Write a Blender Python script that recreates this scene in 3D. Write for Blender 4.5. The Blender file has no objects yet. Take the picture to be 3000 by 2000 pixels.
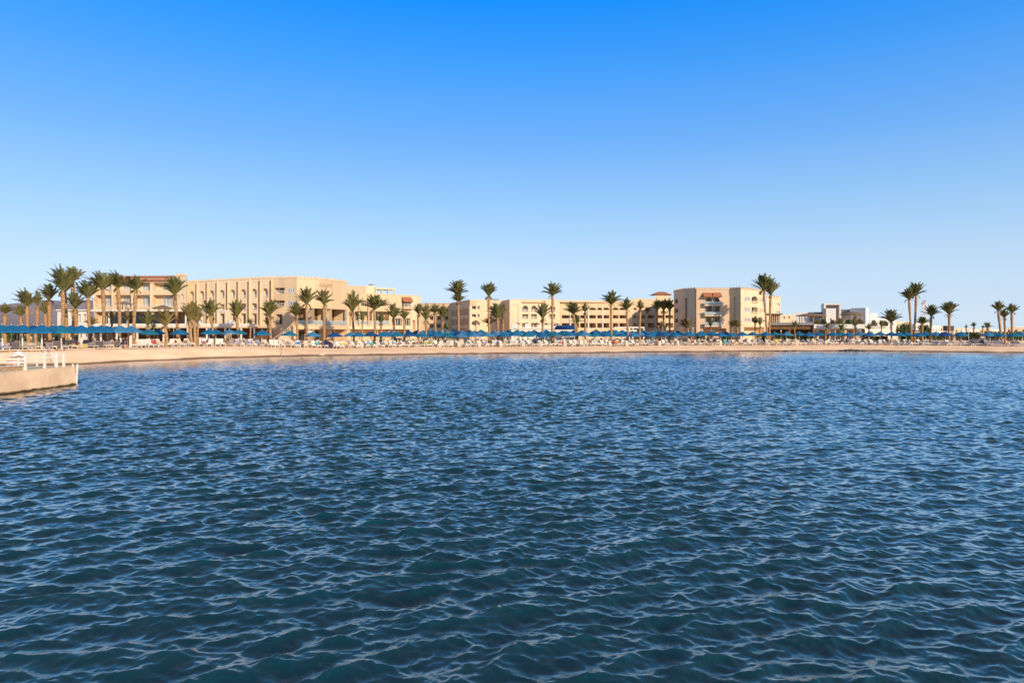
SKY_GAIN = 2.694
SKY_RAMP = [(0.0, (0.40, 0.52, 0.90)), (0.005, (0.457, 0.590, 0.98)), (0.035, (0.367, 0.427, 0.680)), (0.085, (0.412, 0.428, 0.541)),
            (0.182, (0.388, 0.478, 0.576)), (0.265, (0.285, 0.481, 0.696)), (0.359, (0.146, 0.503, 0.855)),
            (0.436, (0.032, 0.485, 1.0)), (0.56, (0.15, 0.38, 0.62)), (0.8, (0.25, 0.34, 0.44)), (1.0, (0.25, 0.34, 0.44))]
SKY_EVEN = [(0.0, (0.694, 0.847, 0.991)), (0.035, (0.658, 0.823, 1.0)), (0.085, (0.578, 0.784, 1.0)), (0.182, (0.328, 0.617, 1.0)), (0.265, (0.171, 0.462, 1.0)), (0.359, (0.061, 0.361, 1.0)), (0.436, (0.01, 0.287, 1.0)), (0.53, (0.20, 0.40, 0.72)), (0.75, (0.20, 0.32, 0.50)), (1.0, (0.16, 0.26, 0.42))]
import bpy, math, random
import numpy as np
from math import radians as R, sin, cos, pi
SC = bpy.context.scene
COL = SC.collection

# ------------------------------------------------------------------ camera
EYE = 4.5          # height of the photographer above the water
F = 2000.0         # focal length in photo pixels (24 mm on a 36 mm sensor, photo 3000 wide)
CX, HY = 1500.0, 970.0
cam_d = bpy.data.cameras.new('camera')
cam_d.lens = 24.0; cam_d.sensor_width = 36.0; cam_d.sensor_fit = 'HORIZONTAL'
cam_d.shift_y = -(1000.0 - HY) / 3000.0
cam_d.clip_start = 0.1; cam_d.clip_end = 20000
cam = bpy.data.objects.new('camera', cam_d); COL.objects.link(cam)
cam.location = (0, 0, EYE); cam.rotation_euler = (R(90), 0, 0)
SC.camera = cam
SC.view_settings.view_transform = 'Standard'
SC.view_settings.look = 'None'
SC.view_settings.exposure = 0; SC.view_settings.gamma = 1
SC.cycles.max_bounces = 6
SC.cycles.sample_clamp_indirect = 4.0; SC.cycles.sample_clamp_direct = 1.6

def at(x, y, D):
    """point of the place seen at photo pixel x, y when it stands D metres out"""
    return ((x - CX) / F * D, D, EYE - (y - HY) / F * D)

# ------------------------------------------------------------------ sun and sky
SUN_A, SUN_E = R(37), R(22)       # to the right of straight behind the camera, low
sd = (sin(SUN_A) * cos(SUN_E), -cos(SUN_A) * cos(SUN_E), sin(SUN_E))
sun_d = bpy.data.lights.new('sun', 'SUN'); sun_d.energy = 5.0; sun_d.angle = R(0.53)
sun_d.color = (1.0, 0.83, 0.62)
sun = bpy.data.objects.new('sun', sun_d); COL.objects.link(sun)
from mathutils import Vector, Matrix
sun.rotation_euler = Vector(sd).to_track_quat('Z', 'Y').to_euler()
sun.location = (40, -60, 60)

W = bpy.data.worlds.new('World'); SC.world = W; W.use_nodes = True
nt = W.node_tree; nt.nodes.clear()
sky = nt.nodes.new('ShaderNodeTexSky'); sky.sky_type = 'NISHITA'; sky.sun_disc = False
sky.sun_elevation = SUN_E
sky.sun_rotation = math.atan2(sd[0], sd[1])
sky.air_density = 1.0; sky.dust_density = 0.6; sky.ozone_density = 1.5
bg = nt.nodes.new('ShaderNodeBackground'); bg.inputs['Strength'].default_value = 0.1
out = nt.nodes.new('ShaderNodeOutputWorld')
tc = nt.nodes.new('ShaderNodeTexCoord'); sep = nt.nodes.new('ShaderNodeSeparateXYZ')
nt.links.new(tc.outputs['Generated'], sep.inputs[0])
ramp = nt.nodes.new('ShaderNodeValToRGB')
nt.links.new(sep.outputs['Z'], ramp.inputs['Fac'])
mul = nt.nodes.new('ShaderNodeVectorMath'); mul.operation = 'MULTIPLY'
nt.links.new(sky.outputs[0], mul.inputs[0]); nt.links.new(ramp.outputs[0], mul.inputs[1])
sca = nt.nodes.new('ShaderNodeVectorMath'); sca.operation = 'SCALE'; sca.inputs['Scale'].default_value = SKY_GAIN
nt.links.new(mul.outputs[0], sca.inputs[0])
# even the sky out from side to side (the hazy day has no bright flank), keeping a quarter of the sky model's own variation
ramp2 = nt.nodes.new('ShaderNodeValToRGB'); nt.links.new(sep.outputs['Z'], ramp2.inputs['Fac'])
for i, (p, c) in enumerate(SKY_EVEN):
    e = ramp2.color_ramp.elements[i] if i < 2 else ramp2.color_ramp.elements.new(p)
    e.position = p; e.color = (*c, 1)
s10 = nt.nodes.new('ShaderNodeVectorMath'); s10.operation = 'SCALE'; s10.inputs['Scale'].default_value = 10.0
nt.links.new(ramp2.outputs[0], s10.inputs[0])
smix = nt.nodes.new('ShaderNodeMix'); smix.data_type = 'RGBA'; smix.inputs['Factor'].default_value = 0.75
nt.links.new(sca.outputs[0], smix.inputs['A']); nt.links.new(s10.outputs[0], smix.inputs['B'])
nt.links.new(smix.outputs['Result'], bg.inputs['Color']); nt.links.new(bg.outputs[0], out.inputs[0])
cr = ramp.color_ramp
for i, (p, c) in enumerate(SKY_RAMP):
    e = cr.elements[i] if i < 2 else cr.elements.new(p)
    e.position = p; e.color = (*c, 1)
# ------------------------------------------------------------------ materials
MATS = {}
def mat(name, col, rough=0.8, col2=None, scale=1.5, detail=4.0, metallic=0.0, spec=0.3, bump=0.0, bscale=6.0, stretch=None, fac=(0.35, 0.65), trans=0.0):
    """principled surface whose colour wanders between col and col2 by a noise in object space"""
    if name in MATS: return MATS[name]
    m = bpy.data.materials.new(name); m.use_nodes = True
    t = m.node_tree; b = t.nodes['Principled BSDF']; L = t.links
    b.inputs['Roughness'].default_value = rough; b.inputs['Metallic'].default_value = metallic
    b.inputs['Specular IOR Level'].default_value = spec
    b.inputs['Base Color'].default_value = (*col, 1)
    tcn = t.nodes.new('ShaderNodeTexCoord'); mp = t.nodes.new('ShaderNodeMapping')
    L.new(tcn.outputs['Object'], mp.inputs[0])
    if stretch: mp.inputs['Scale'].default_value = stretch
    if col2 is not None:
        n = t.nodes.new('ShaderNodeTexNoise'); n.inputs['Scale'].default_value = scale; n.inputs['Detail'].default_value = detail
        L.new(mp.outputs[0], n.inputs['Vector'])
        mr = t.nodes.new('ShaderNodeMapRange'); mr.inputs['From Min'].default_value = fac[0]; mr.inputs['From Max'].default_value = fac[1]
        L.new(n.outputs['Fac'], mr.inputs['Value'])
        mx = t.nodes.new('ShaderNodeMix'); mx.data_type = 'RGBA'
        mx.inputs['A'].default_value = (*col, 1); mx.inputs['B'].default_value = (*col2, 1)
        L.new(mr.outputs[0], mx.inputs['Factor']); L.new(mx.outputs['Result'], b.inputs['Base Color'])
    if bump:
        n2 = t.nodes.new('ShaderNodeTexNoise'); n2.inputs['Scale'].default_value = bscale; n2.inputs['Detail'].default_value = 5
        L.new(mp.outputs[0], n2.inputs['Vector'])
        bp = t.nodes.new('ShaderNodeBump'); bp.inputs['Strength'].default_value = bump; bp.inputs['Distance'].default_value = 0.05
        L.new(n2.outputs['Fac'], bp.inputs['Height']); L.new(bp.outputs[0], b.inputs['Normal'])
    if trans:
        b.inputs['Subsurface Weight'].default_value = 0
    MATS[name] = m
    return m
# ------------------------------------------------------------------ shoreline, land, water
SHORE_PX = [(230, 91.8), (400, 102.), (530, 107.), (600, 112.), (700, 115.5), (900, 123.), (1100, 127.), (1300, 133.), (1700, 138.5), (1900, 145.), (2200, 150.), (2500, 153.5), (2750, 147.5), (3000, 140.6)]
SHORE = np.array([(-260., 30.), (-160., 48.), (-110., 66.), (-78., 80.)] + [((x - 1500.) / 2000. * d, d) for x, d in SHORE_PX] + [(140., 131.), (200., 118.), (330., 100.)])
def shore_s(X, Y):
    """signed distance from the waterline, positive on land"""
    X = np.asarray(X, float); Y = np.asarray(Y, float)
    best = np.full(X.shape, 1e9)
    for (ax, ay), (bx, by) in zip(SHORE[:-1], SHORE[1:]):
        dx, dy = bx - ax, by - ay
        t = np.clip(((X - ax) * dx + (Y - ay) * dy) / (dx * dx + dy * dy), 0, 1)
        best = np.minimum(best, np.hypot(X - ax - t * dx, Y - ay - t * dy))
    return np.where(Y > np.interp(X, SHORE[:, 0], SHORE[:, 1]), best, -best)
def land_z(X, Y):
    s = shore_s(X, Y)
    a = np.interp(s, [-60, -12, 0, 1.0, 4, 9, 12, 40, 90, 400, 4000], [-4, -1.6, 0, .18, .66, 1.18, 1.32, 2.1, 2.3, 2.4, 2.4])   # sandy beach
    b = np.interp(s, [-60, -6, 0, 2.0, 4.5, 7, 40, 90, 400, 4000], [-4, -1.6, 0, .75, 1.65, 1.82, 2.25, 2.3, 2.4, 2.4])              # steeper bank by the pier
    w = np.clip((np.asarray(X, float) + 56) / 22, 0, 1); w = w * w * (3 - 2 * w)
    return b * (1 - w) + a * w
def gz(X, Y): return float(land_z(np.array([X]), np.array([Y]))[0])

def grid_mesh(name, P, nr, nc, smooth=True):
    """P: (nr*nc, 3) vertices, row major -> one mesh"""
    me = bpy.data.meshes.new(name)
    i = np.arange(nr * nc, dtype=np.int32).reshape(nr, nc)
    q = np.stack([i[:-1, :-1], i[:-1, 1:], i[1:, 1:], i[1:, :-1]], -1).reshape(-1, 4)
    me.vertices.add(nr * nc); me.vertices.foreach_set('co', np.ascontiguousarray(P, dtype=np.float32).ravel())
    me.loops.add(q.size); me.loops.foreach_set('vertex_index', q.ravel())
    me.polygons.add(len(q)); me.polygons.foreach_set('loop_start', np.arange(0, q.size, 4, dtype=np.int32))
    me.polygons.foreach_set('use_smooth', np.full(len(q), smooth))
    me.update(calc_edges=True); me.validate()
    return me
def struct(name, me, m):
    o = bpy.data.objects.new(name, me); COL.objects.link(o); me.materials.append(m); o['kind'] = 'structure'
    return o

# land: one sheet from under the bay to the horizon
gx = np.concatenate([-np.geomspace(4000, 130, 24), np.arange(-128, 140, 0.8), np.geomspace(141, 4000, 24)])
gy = np.concatenate([np.arange(24, 60, 3.0), np.arange(60, 200, 0.7), np.geomspace(201, 6000, 40)])
GX, GY = np.meshgrid(gx, gy)
GZ = land_z(GX, GY)
rng = np.random.RandomState(3)
def value_noise(X, Y, sc, seed):
    r = np.random.RandomState(seed); T = r.rand(256, 256)
    x = X / sc; y = Y / sc; xi = np.floor(x).astype(int); yi = np.floor(y).astype(int); fx = x - xi; fy = y - yi
    fx = fx * fx * (3 - 2 * fx); fy = fy * fy * (3 - 2 * fy)
    g = lambda a, b: T[a % 256, b % 256]
    return (g(xi, yi) * (1 - fx) + g(xi + 1, yi) * fx) * (1 - fy) + (g(xi, yi + 1) * (1 - fx) + g(xi + 1, yi + 1) * fx) * fy
S_ = shore_s(GX, GY)
near = np.clip(1 - np.abs(S_ - 6) / 20, 0, 1)
GZ = GZ + near * ((value_noise(GX, GY, 1.7, 1) - .5) * 0.16 + (value_noise(GX, GY, 6.0, 2) - .5) * 0.24)
lm = grid_mesh('sand', np.stack([GX, GY, GZ], -1).reshape(-1, 3), *GX.shape)
sand = mat('sand', (0.92, 0.56, 0.315), 0.95, (0.98, 0.66, 0.41), 0.35, 8, spec=0.1, bump=0.5, bscale=2.5)
def wet_edge(m):
    """darker, damp sand close above the waterline"""
    t = m.node_tree; L = t.links; b = t.nodes['Principled BSDF']
    src = b.inputs['Base Color'].links[0].from_socket
    g = t.nodes.new('ShaderNodeNewGeometry'); sp = t.nodes.new('ShaderNodeSeparateXYZ'); L.new(g.outputs['Position'], sp.inputs[0])
    n = t.nodes.new('ShaderNodeTexNoise'); n.inputs['Scale'].default_value = 0.25; L.new(g.outputs['Position'], n.inputs['Vector'])
    ad = t.nodes.new('ShaderNodeMath'); ad.operation = 'MULTIPLY_ADD'; ad.inputs[1].default_value = -0.35; L.new(n.outputs['Fac'], ad.inputs[0]); L.new(sp.outputs['Z'], ad.inputs[2])
    mr = t.nodes.new('ShaderNodeMapRange'); mr.inputs['From Min'].default_value = -0.02; mr.inputs['From Max'].default_value = 0.16
    L.new(ad.outputs[0], mr.inputs['Value'])
    mx = t.nodes.new('ShaderNodeMix'); mx.data_type = 'RGBA'; mx.inputs['A'].default_value = (0.22, 0.125, 0.07, 1)
    L.new(mr.outputs[0], mx.inputs['Factor']); L.new(src, mx.inputs['B']); L.new(mx.outputs['Result'], b.inputs['Base Color'])
wet_edge(sand)
struct('sand_beach', lm, sand)

# sea: a sheet of wind waves, finer close to the photographer
def wave_tile(L, N, seed, lam_peak, lam_min, lam_max, wdir, hs, spread):
    r = np.random.RandomState(seed)
    k1 = 2 * np.pi * np.fft.fftfreq(N, L / N); KX, KY = np.meshgrid(k1, k1, indexing='ij'); K = np.hypot(KX, KY); K[0, 0] = 1e-6
    kp = 2 * np.pi / lam_peak
    c = np.clip((KX * wdir[0] + KY * wdir[1]) / K, -1, 1)
    D = np.where(c > 0, c ** spread, 0) + 0.02
    S = K ** -3.6 * np.exp(-1.25 * (kp / K) ** 2) * D
    S *= (K < 2 * np.pi / lam_min) & (K > 2 * np.pi / lam_max)
    S[0, 0] = 0
    H = np.sqrt(S) * (r.randn(N, N) + 1j * r.randn(N, N))
    h = np.fft.ifft2(H).real; sc = hs / 4 / h.std()
    h *= sc
    dx = np.fft.ifft2(1j * KX / K * H).real * sc; dy = np.fft.ifft2(1j * KY / K * H).real * sc
    return h.astype(np.float32), dx.astype(np.float32), dy.astype(np.float32), L, N
def sample(tile, X, Y):
    h, dx, dy, L, N = tile
    x = (X / L * N) % N; y = (Y / L * N) % N
    xi = np.floor(x).astype(np.int32); yi = np.floor(y).astype(np.int32); fx = (x - xi).astype(np.float32); fy = (y - yi).astype(np.float32)
    xi %= N; yi %= N
    xj = (xi + 1) % N; yj = (yi + 1) % N
    w00 = (1 - fx) * (1 - fy); w10 = fx * (1 - fy); w01 = (1 - fx) * fy; w11 = fx * fy
    return [a[xi, yi] * w00 + a[xj, yi] * w10 + a[xi, yj] * w01 + a[xj, yj] * w11 for a in (h, dx, dy)]
def unit(a): return (sin(a), cos(a))
WD = -0.42       # the waves run away from us and a little to the left
tiles = [(wave_tile(67.0, 1024, 11, 1.5, 0.4, 6.0, unit(WD), 0.102, 4.0), 0.0, 0, 0, 1.0),
         (wave_tile(23.0, 1024, 12, 0.75, 0.14, 1.2, unit(WD + .30), 0.040, 2.8), 0.21, 3.1, 7.7, 1.0),
         (wave_tile(9.1, 1024, 13, 0.34, 0.05, 0.5, unit(WD - .3), 0.0075, 2.0), -0.4, 1.3, 2.9, 1.0)]
rows = []
d = 2.0
while d < 172: rows.append(d); d += max(0.016, 0.0013 * d + 0.006) if d < 150 else 0.4
NC = 1250
ang = np.radians(np.concatenate([np.linspace(-70, -43, 40, endpoint=False), np.linspace(-43, 43, NC), np.linspace(43, 70, 41)[1:]]))
RR, AA = np.meshgrid(np.array(rows), ang, indexing='ij')
RR = RR / np.cos(np.clip(AA, -0.75, 0.75)) ** 0.5
WX = RR * np.sin(AA); WY = RR * np.cos(AA)
ws = shore_s(WX, WY)
calm = np.clip(-ws / 45, 0, 1); calm = (0.10 + 0.90 * calm * calm * (3 - 2 * calm)).astype(np.float32)
gust = (0.62 + 0.42 * value_noise(WX, WY, 14.0, 5) + 0.36 * value_noise(WX + 9 , WY * .6, 38.0, 6)).astype(np.float32)
Hh = np.zeros(WX.shape, np.float32); Dx = Hh.copy(); Dy = Hh.copy()
for (tile, ro, ox, oy, amp) in tiles:
    c_, s_ = cos(ro), sin(ro)
    U = WX * c_ - WY * s_ + ox; V = WX * s_ + WY * c_ + oy
    h, dx, dy = sample(tile, U, V)
    Hh += h; Dx += dx * c_ + dy * s_; Dy += -dx * s_ + dy * c_
CH = 0.82
k = calm * gust
WP = np.stack([WX + CH * Dx * k, WY + CH * Dy * k, Hh * k], -1)
wm = grid_mesh('sea', WP.reshape(-1, 3), *WX.shape)
print('water verts', WX.size, 'hs', 4 * (Hh).std())
def water_mat():
    m = bpy.data.materials.new('sea_water'); m.use_nodes = True; t = m.node_tree; L = t.links; t.nodes.remove(t.nodes['Principled BSDF'])
    b = t.nodes.new('ShaderNodeBsdfDiffuse'); gl = t.nodes.new('ShaderNodeBsdfGlossy'); fr = t.nodes.new('ShaderNodeFresnel'); mxs = t.nodes.new('ShaderNodeMixShader')
    gl.inputs['Roughness'].default_value = 0.20; fr.inputs['IOR'].default_value = 1.40
    # reflections are tinted where one looks steeply into the water and stay clear at a grazing look
    rmp = t.nodes.new('ShaderNodeValToRGB'); rmp.color_ramp.elements[0].position = 0.07; rmp.color_ramp.elements[0].color = (0.85, 0.66, 0.46, 1)
    rmp.color_ramp.elements[1].position = 0.28; rmp.color_ramp.elements[1].color = (*WSPEC, 1); L.new(fr.outputs[0], rmp.inputs[0]); L.new(rmp.outputs[0], gl.inputs['Color'])
    gn = t.nodes.new('ShaderNodeMath'); gn.operation = 'MULTIPLY'; gn.use_clamp = True; gn.inputs[1].default_value = 2.0; L.new(fr.outputs[0], gn.inputs[0]); L.new(gn.outputs[0], mxs.inputs[0]); L.new(b.outputs[0], mxs.inputs[1]); L.new(gl.outputs[0], mxs.inputs[2]); L.new(mxs.outputs[0], t.nodes['Material Output'].inputs['Surface'])
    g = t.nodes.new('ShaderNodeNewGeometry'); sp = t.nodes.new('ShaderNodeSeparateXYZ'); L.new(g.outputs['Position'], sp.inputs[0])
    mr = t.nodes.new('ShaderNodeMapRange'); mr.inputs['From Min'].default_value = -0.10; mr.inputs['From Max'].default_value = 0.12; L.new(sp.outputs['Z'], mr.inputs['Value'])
    mx = t.nodes.new('ShaderNodeMix'); mx.data_type = 'RGBA'; mx.inputs['A'].default_value = (*WDEEP, 1); mx.inputs['B'].default_value = (*WCREST, 1)  # crests painted lighter teal by height, as light passing through them
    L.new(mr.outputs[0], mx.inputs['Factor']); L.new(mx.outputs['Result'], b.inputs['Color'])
    n = t.nodes.new('ShaderNodeTexNoise'); n.inputs['Scale'].default_value = 9.0; n.inputs['Detail'].default_value = 3
    mp = t.nodes.new('ShaderNodeMapping'); mp.inputs['Rotation'].default_value = (0, 0, WD); mp.inputs['Scale'].default_value = (0.5, 1.2, 1)
    L.new(g.outputs['Position'], mp.inputs[0]); L.new(mp.outputs[0], n.inputs['Vector'])
    bp = t.nodes.new('ShaderNodeBump'); bp.inputs['Strength'].default_value = 0.2; bp.inputs['Distance'].default_value = 0.02
    L.new(n.outputs['Fac'], bp.inputs['Height'])
    for q in (b, gl, fr): L.new(bp.outputs[0], q.inputs['Normal'])
    return m
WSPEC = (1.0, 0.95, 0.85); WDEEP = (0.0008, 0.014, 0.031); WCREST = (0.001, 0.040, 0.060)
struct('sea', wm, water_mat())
# ------------------------------------------------------------------ mesh helpers
random.seed(7)
class MB:
    def __init__(s): s.v = []; s.f = []; s.m = []
    def quad(s, *p, mi=0):
        n = len(s.v); s.v += [tuple(q) for q in p]; s.f.append(tuple(range(n, n + len(p)))); s.m.append(mi)
    def box(s, cx, cy, cz, sx, sy, sz, rz=0.0, mi=0, tilt=0.0):
        c, q = cos(rz), sin(rz); n = len(s.v); ct, st = cos(tilt), sin(tilt)
        for dz in (-.5, .5):
            for dx, dy in ((-.5, -.5), (.5, -.5), (.5, .5), (-.5, .5)):
                x, y, z = dx * sx, dy * sy, dz * sz
                y, z = y * ct - z * st, y * st + z * ct
                s.v.append((cx + x * c - y * q, cy + x * q + y * c, cz + z))
        for f in ((3, 2, 1, 0), (4, 5, 6, 7), (0, 1, 5, 4), (1, 2, 6, 5), (2, 3, 7, 6), (3, 0, 4, 7)):
            s.f.append(tuple(n + i for i in f)); s.m.append(mi)
    def bar(s, a, b, w, h=None, mi=0):
        """square bar from a to b"""
        a, b = Vector(a), Vector(b); d = (b - a)
        if d.length < 1e-6: return
        d.normalize(); up = Vector((0, 0, 1)) if abs(d.z) < .95 else Vector((1, 0, 0))
        x = d.cross(up).normalized() * w / 2; y = x.cross(d).normalized() * (h or w) / 2
        n = len(s.v)
        for e in (a, b):
            for p, q in ((-1, -1), (1, -1), (1, 1), (-1, 1)): s.v.append(tuple(e + x * p + y * q))
        for f in ((3, 2, 1, 0), (4, 5, 6, 7), (0, 1, 5, 4), (1, 2, 6, 5), (2, 3, 7, 6), (3, 0, 4, 7)):
            s.f.append(tuple(n + i for i in f)); s.m.append(mi)
    def tube(s, pts, rad, n=8, mi=0, cap=True):
        k = len(s.v); pts = [Vector(p) for p in pts]
        for i, p in enumerate(pts):
            d = (pts[min(i + 1, len(pts) - 1)] - pts[max(i - 1, 0)])
            d = d.normalized() if d.length > 1e-9 else Vector((0, 0, 1))
            ref = Vector((1, 0, 0)) if abs(d.x) < .9 else Vector((0, 1, 0))
            x = (ref - d * ref.dot(d)).normalized(); y = d.cross(x)
            r = rad[i] if hasattr(rad, '__len__') else rad
            for j in range(n):
                a = 2 * pi * j / n; s.v.append(tuple(p + x * r * cos(a) + y * r * sin(a)))
        for i in range(len(pts) - 1):
            for j in range(n):
                a = k + i * n + j; b = k + i * n + (j + 1) % n
                s.f.append((a, b, b + n, a + n)); s.m.append(mi)
        if cap:
            s.f.append(tuple(k + j for j in reversed(range(n)))); s.m.append(mi)
            e = k + (len(pts) - 1) * n; s.f.append(tuple(e + j for j in range(n))); s.m.append(mi)
    def cone(s, cx, cy, z0, z1, r0, r1, n=12, mi=0, rz=0.0):
        s.tube([(cx, cy, z0), (cx, cy, z1)], [r0, max(r1, 1e-3)], n, mi)
    def mesh(s, name, mats, off=(0, 0, 0), smooth=False):
        me = bpy.data.meshes.new(name)
        me.from_pydata([(a - off[0], b - off[1], c - off[2]) for a, b, c in s.v], [], s.f)
        for m in (mats if isinstance(mats, (list, tuple)) else [mats]): me.materials.append(m)
        if any(s.m): me.polygons.foreach_set('material_index', s.m)
        if smooth: me.polygons.foreach_set('use_smooth', [True] * len(me.polygons))
        me.update(); return me
    def build(s, name, mats, parent=None, smooth=False):
        """one linked object; vertices are given in world space (a parent is never turned while it is being built)"""
        o0 = root_loc(parent) if parent is not None else (0, 0, 0)
        me = s.mesh(name, mats, o0, smooth)
        o = bpy.data.objects.new(name, me); COL.objects.link(o)
        if parent is not None: o.parent = parent
        return o
def root_loc(o):
    while o.parent is not None: o = o.parent
    return o.location
def thing(name, label, cat, loc=(0, 0, 0), group=None):
    o = bpy.data.objects.new(name, None); COL.objects.link(o); o.location = loc
    o.empty_display_size = 0.3
    o['label'] = label; o['category'] = cat
    if group: o['group'] = group
    return o
def tag(o, label, cat, group=None):
    o['label'] = label; o['category'] = cat
    if group: o['group'] = group
    return o
def single(name, mb, m, loc, label, cat, group=None, smooth=False):
    """a thing that is one mesh, its origin at loc"""
    me = mb.mesh(name, m, loc, smooth)
    o = bpy.data.objects.new(name, me); COL.objects.link(o); o.location = loc
    return tag(o, label, cat, group)
KIDS = {}
def dup(root, loc, rz=0.0, label=None, group=None, scale=None):
    if root.name not in KIDS: KIDS[root.name] = [(c, list(c.children)) for c in root.children]
    r = root.copy(); COL.objects.link(r); r.location = loc; r.rotation_euler = (0, 0, rz)
    if scale: r.scale = (scale,) * 3
    if label: r['label'] = label
    if group: r['group'] = group
    for ch, gr in KIDS[root.name]:
        c = ch.copy(); COL.objects.link(c); c.parent = r
        for g in gr:
            d = g.copy(); COL.objects.link(d); d.parent = c
    return r
def on_ground(x, D):
    X = (x - CX) / F * D
    return (X, D, gz(X, D))
def from_shore(x, s):
    """point seen at photo column x that lies s metres behind the waterline"""
    lo, hi = 40.0, 400.0
    for _ in range(40):
        mid = (lo + hi) / 2
        if float(shore_s(np.array([(x - CX) / F * mid]), np.array([mid]))[0]) < s: lo = mid
        else: hi = mid
    return on_ground(x, lo)

stucco = mat('sand_coloured_stucco', (0.67, 0.49, 0.30), 0.9, (0.56, 0.40, 0.24), 0.35, 7, spec=0.15, bump=0.25, bscale=3, stretch=(1, 1, .3), fac=(.42, .75))
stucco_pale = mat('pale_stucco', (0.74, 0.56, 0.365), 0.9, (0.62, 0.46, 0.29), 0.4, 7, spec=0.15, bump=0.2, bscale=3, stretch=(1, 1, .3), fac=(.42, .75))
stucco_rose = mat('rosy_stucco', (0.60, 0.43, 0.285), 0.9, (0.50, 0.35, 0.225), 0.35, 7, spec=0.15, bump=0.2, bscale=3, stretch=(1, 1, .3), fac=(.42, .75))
white_wall = mat('white_plaster', (0.72, 0.68, 0.60), 0.85, (0.66, 0.60, 0.51), 0.6, 5, spec=0.2)
villa_white = mat('bright_white_plaster', (0.70, 0.67, 0.63), 0.8, (0.58, 0.55, 0.51), 0.5, 6, stretch=(1, 1, .3), fac=(.4, .75))
white_paint = mat('white_paint', (0.80, 0.76, 0.68), 0.5, (0.70, 0.64, 0.55), 2.0, 4)
cream = mat('cream_stone', (0.66, 0.52, 0.36), 0.85, (0.58, 0.44, 0.29), 0.8, 5)
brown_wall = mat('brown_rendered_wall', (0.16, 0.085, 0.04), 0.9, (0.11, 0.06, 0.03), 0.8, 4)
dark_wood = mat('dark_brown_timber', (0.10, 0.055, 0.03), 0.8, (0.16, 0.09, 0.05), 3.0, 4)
timber = mat('weathered_timber', (0.50, 0.33, 0.18), 0.85, (0.38, 0.24, 0.13), 4.0, 4)
tile = mat('terracotta_tile', (0.42, 0.15, 0.07), 0.85, (0.34, 0.12, 0.055), 4.0, 3, bump=0.4, bscale=8)
glass = mat('dark_window_glass', (0.025, 0.030, 0.035), 0.08, (0.05, 0.055, 0.06), 0.7, 2, spec=0.6)
curtain = mat('curtained_window_glass', (0.42, 0.40, 0.37), 0.25, (0.28, 0.28, 0.28), 0.9, 2, spec=0.5)
rail_glass = mat('railing_glass', (0.35, 0.40, 0.40), 0.12, (0.30, 0.34, 0.35), 1.0, 2, spec=0.6)
grey_metal = mat('grey_metal', (0.22, 0.22, 0.22), 0.5, (0.16, 0.16, 0.16), 3.0, 3, metallic=0.6)
thatch = mat('brown_thatch', (0.17, 0.105, 0.06), 0.95, (0.25, 0.16, 0.09), 5.0, 6, bump=0.6, bscale=14)
gz_cloth = mat('brown_purple_awning', (0.20, 0.13, 0.12), 0.9, (0.25, 0.16, 0.14), 2.0, 4)
# ------------------------------------------------------------------ walls with real openings
class Seg:
    """a vertical wall plane standing between two points of the place, each given as photo column and distance"""
    def __init__(s, xL, DL, xR, DR):
        s.p0 = np.array([(xL - CX) / F * DL, DL]); s.p1 = np.array([(xR - CX) / F * DR, DR])
        d = s.p1 - s.p0; s.L = float(np.hypot(*d)); s.t = d / s.L; s.n = np.array([s.t[1], -s.t[0]])
    def u(s, x):
        k = (x - CX) / F
        return float((k * s.p0[1] - s.p0[0]) / (s.t[0] - k * s.t[1]))
    def D(s, x): return float(s.p0[1] + s.t[1] * s.u(x))
    def z(s, x, y): return EYE - (y - HY) / F * s.D(x)
    def pt(s, u, z, off=0.0):
        p = s.p0 + s.t * u + s.n * off
        return (float(p[0]), float(p[1]), z)
    def rz(s): return math.atan2(s.t[1], s.t[0])
    def box(s, mb, u0, u1, z0, z1, o0, o1, mi=0):
        """box on the wall: along u, up z, from o0 to o1 in front of the wall plane"""
        c = s.pt((u0 + u1) / 2, (z0 + z1) / 2, (o0 + o1) / 2)
        mb.box(*c, u1 - u0, abs(o1 - o0), z1 - z0, s.rz(), mi)
    def px(s, x0, x1, y0, y1):
        xm = (x0 + x1) / 2
        return (max(s.u(x0), 0.02), min(s.u(x1), s.L - 0.02), s.z(xm, y1), s.z(xm, y0))

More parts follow.
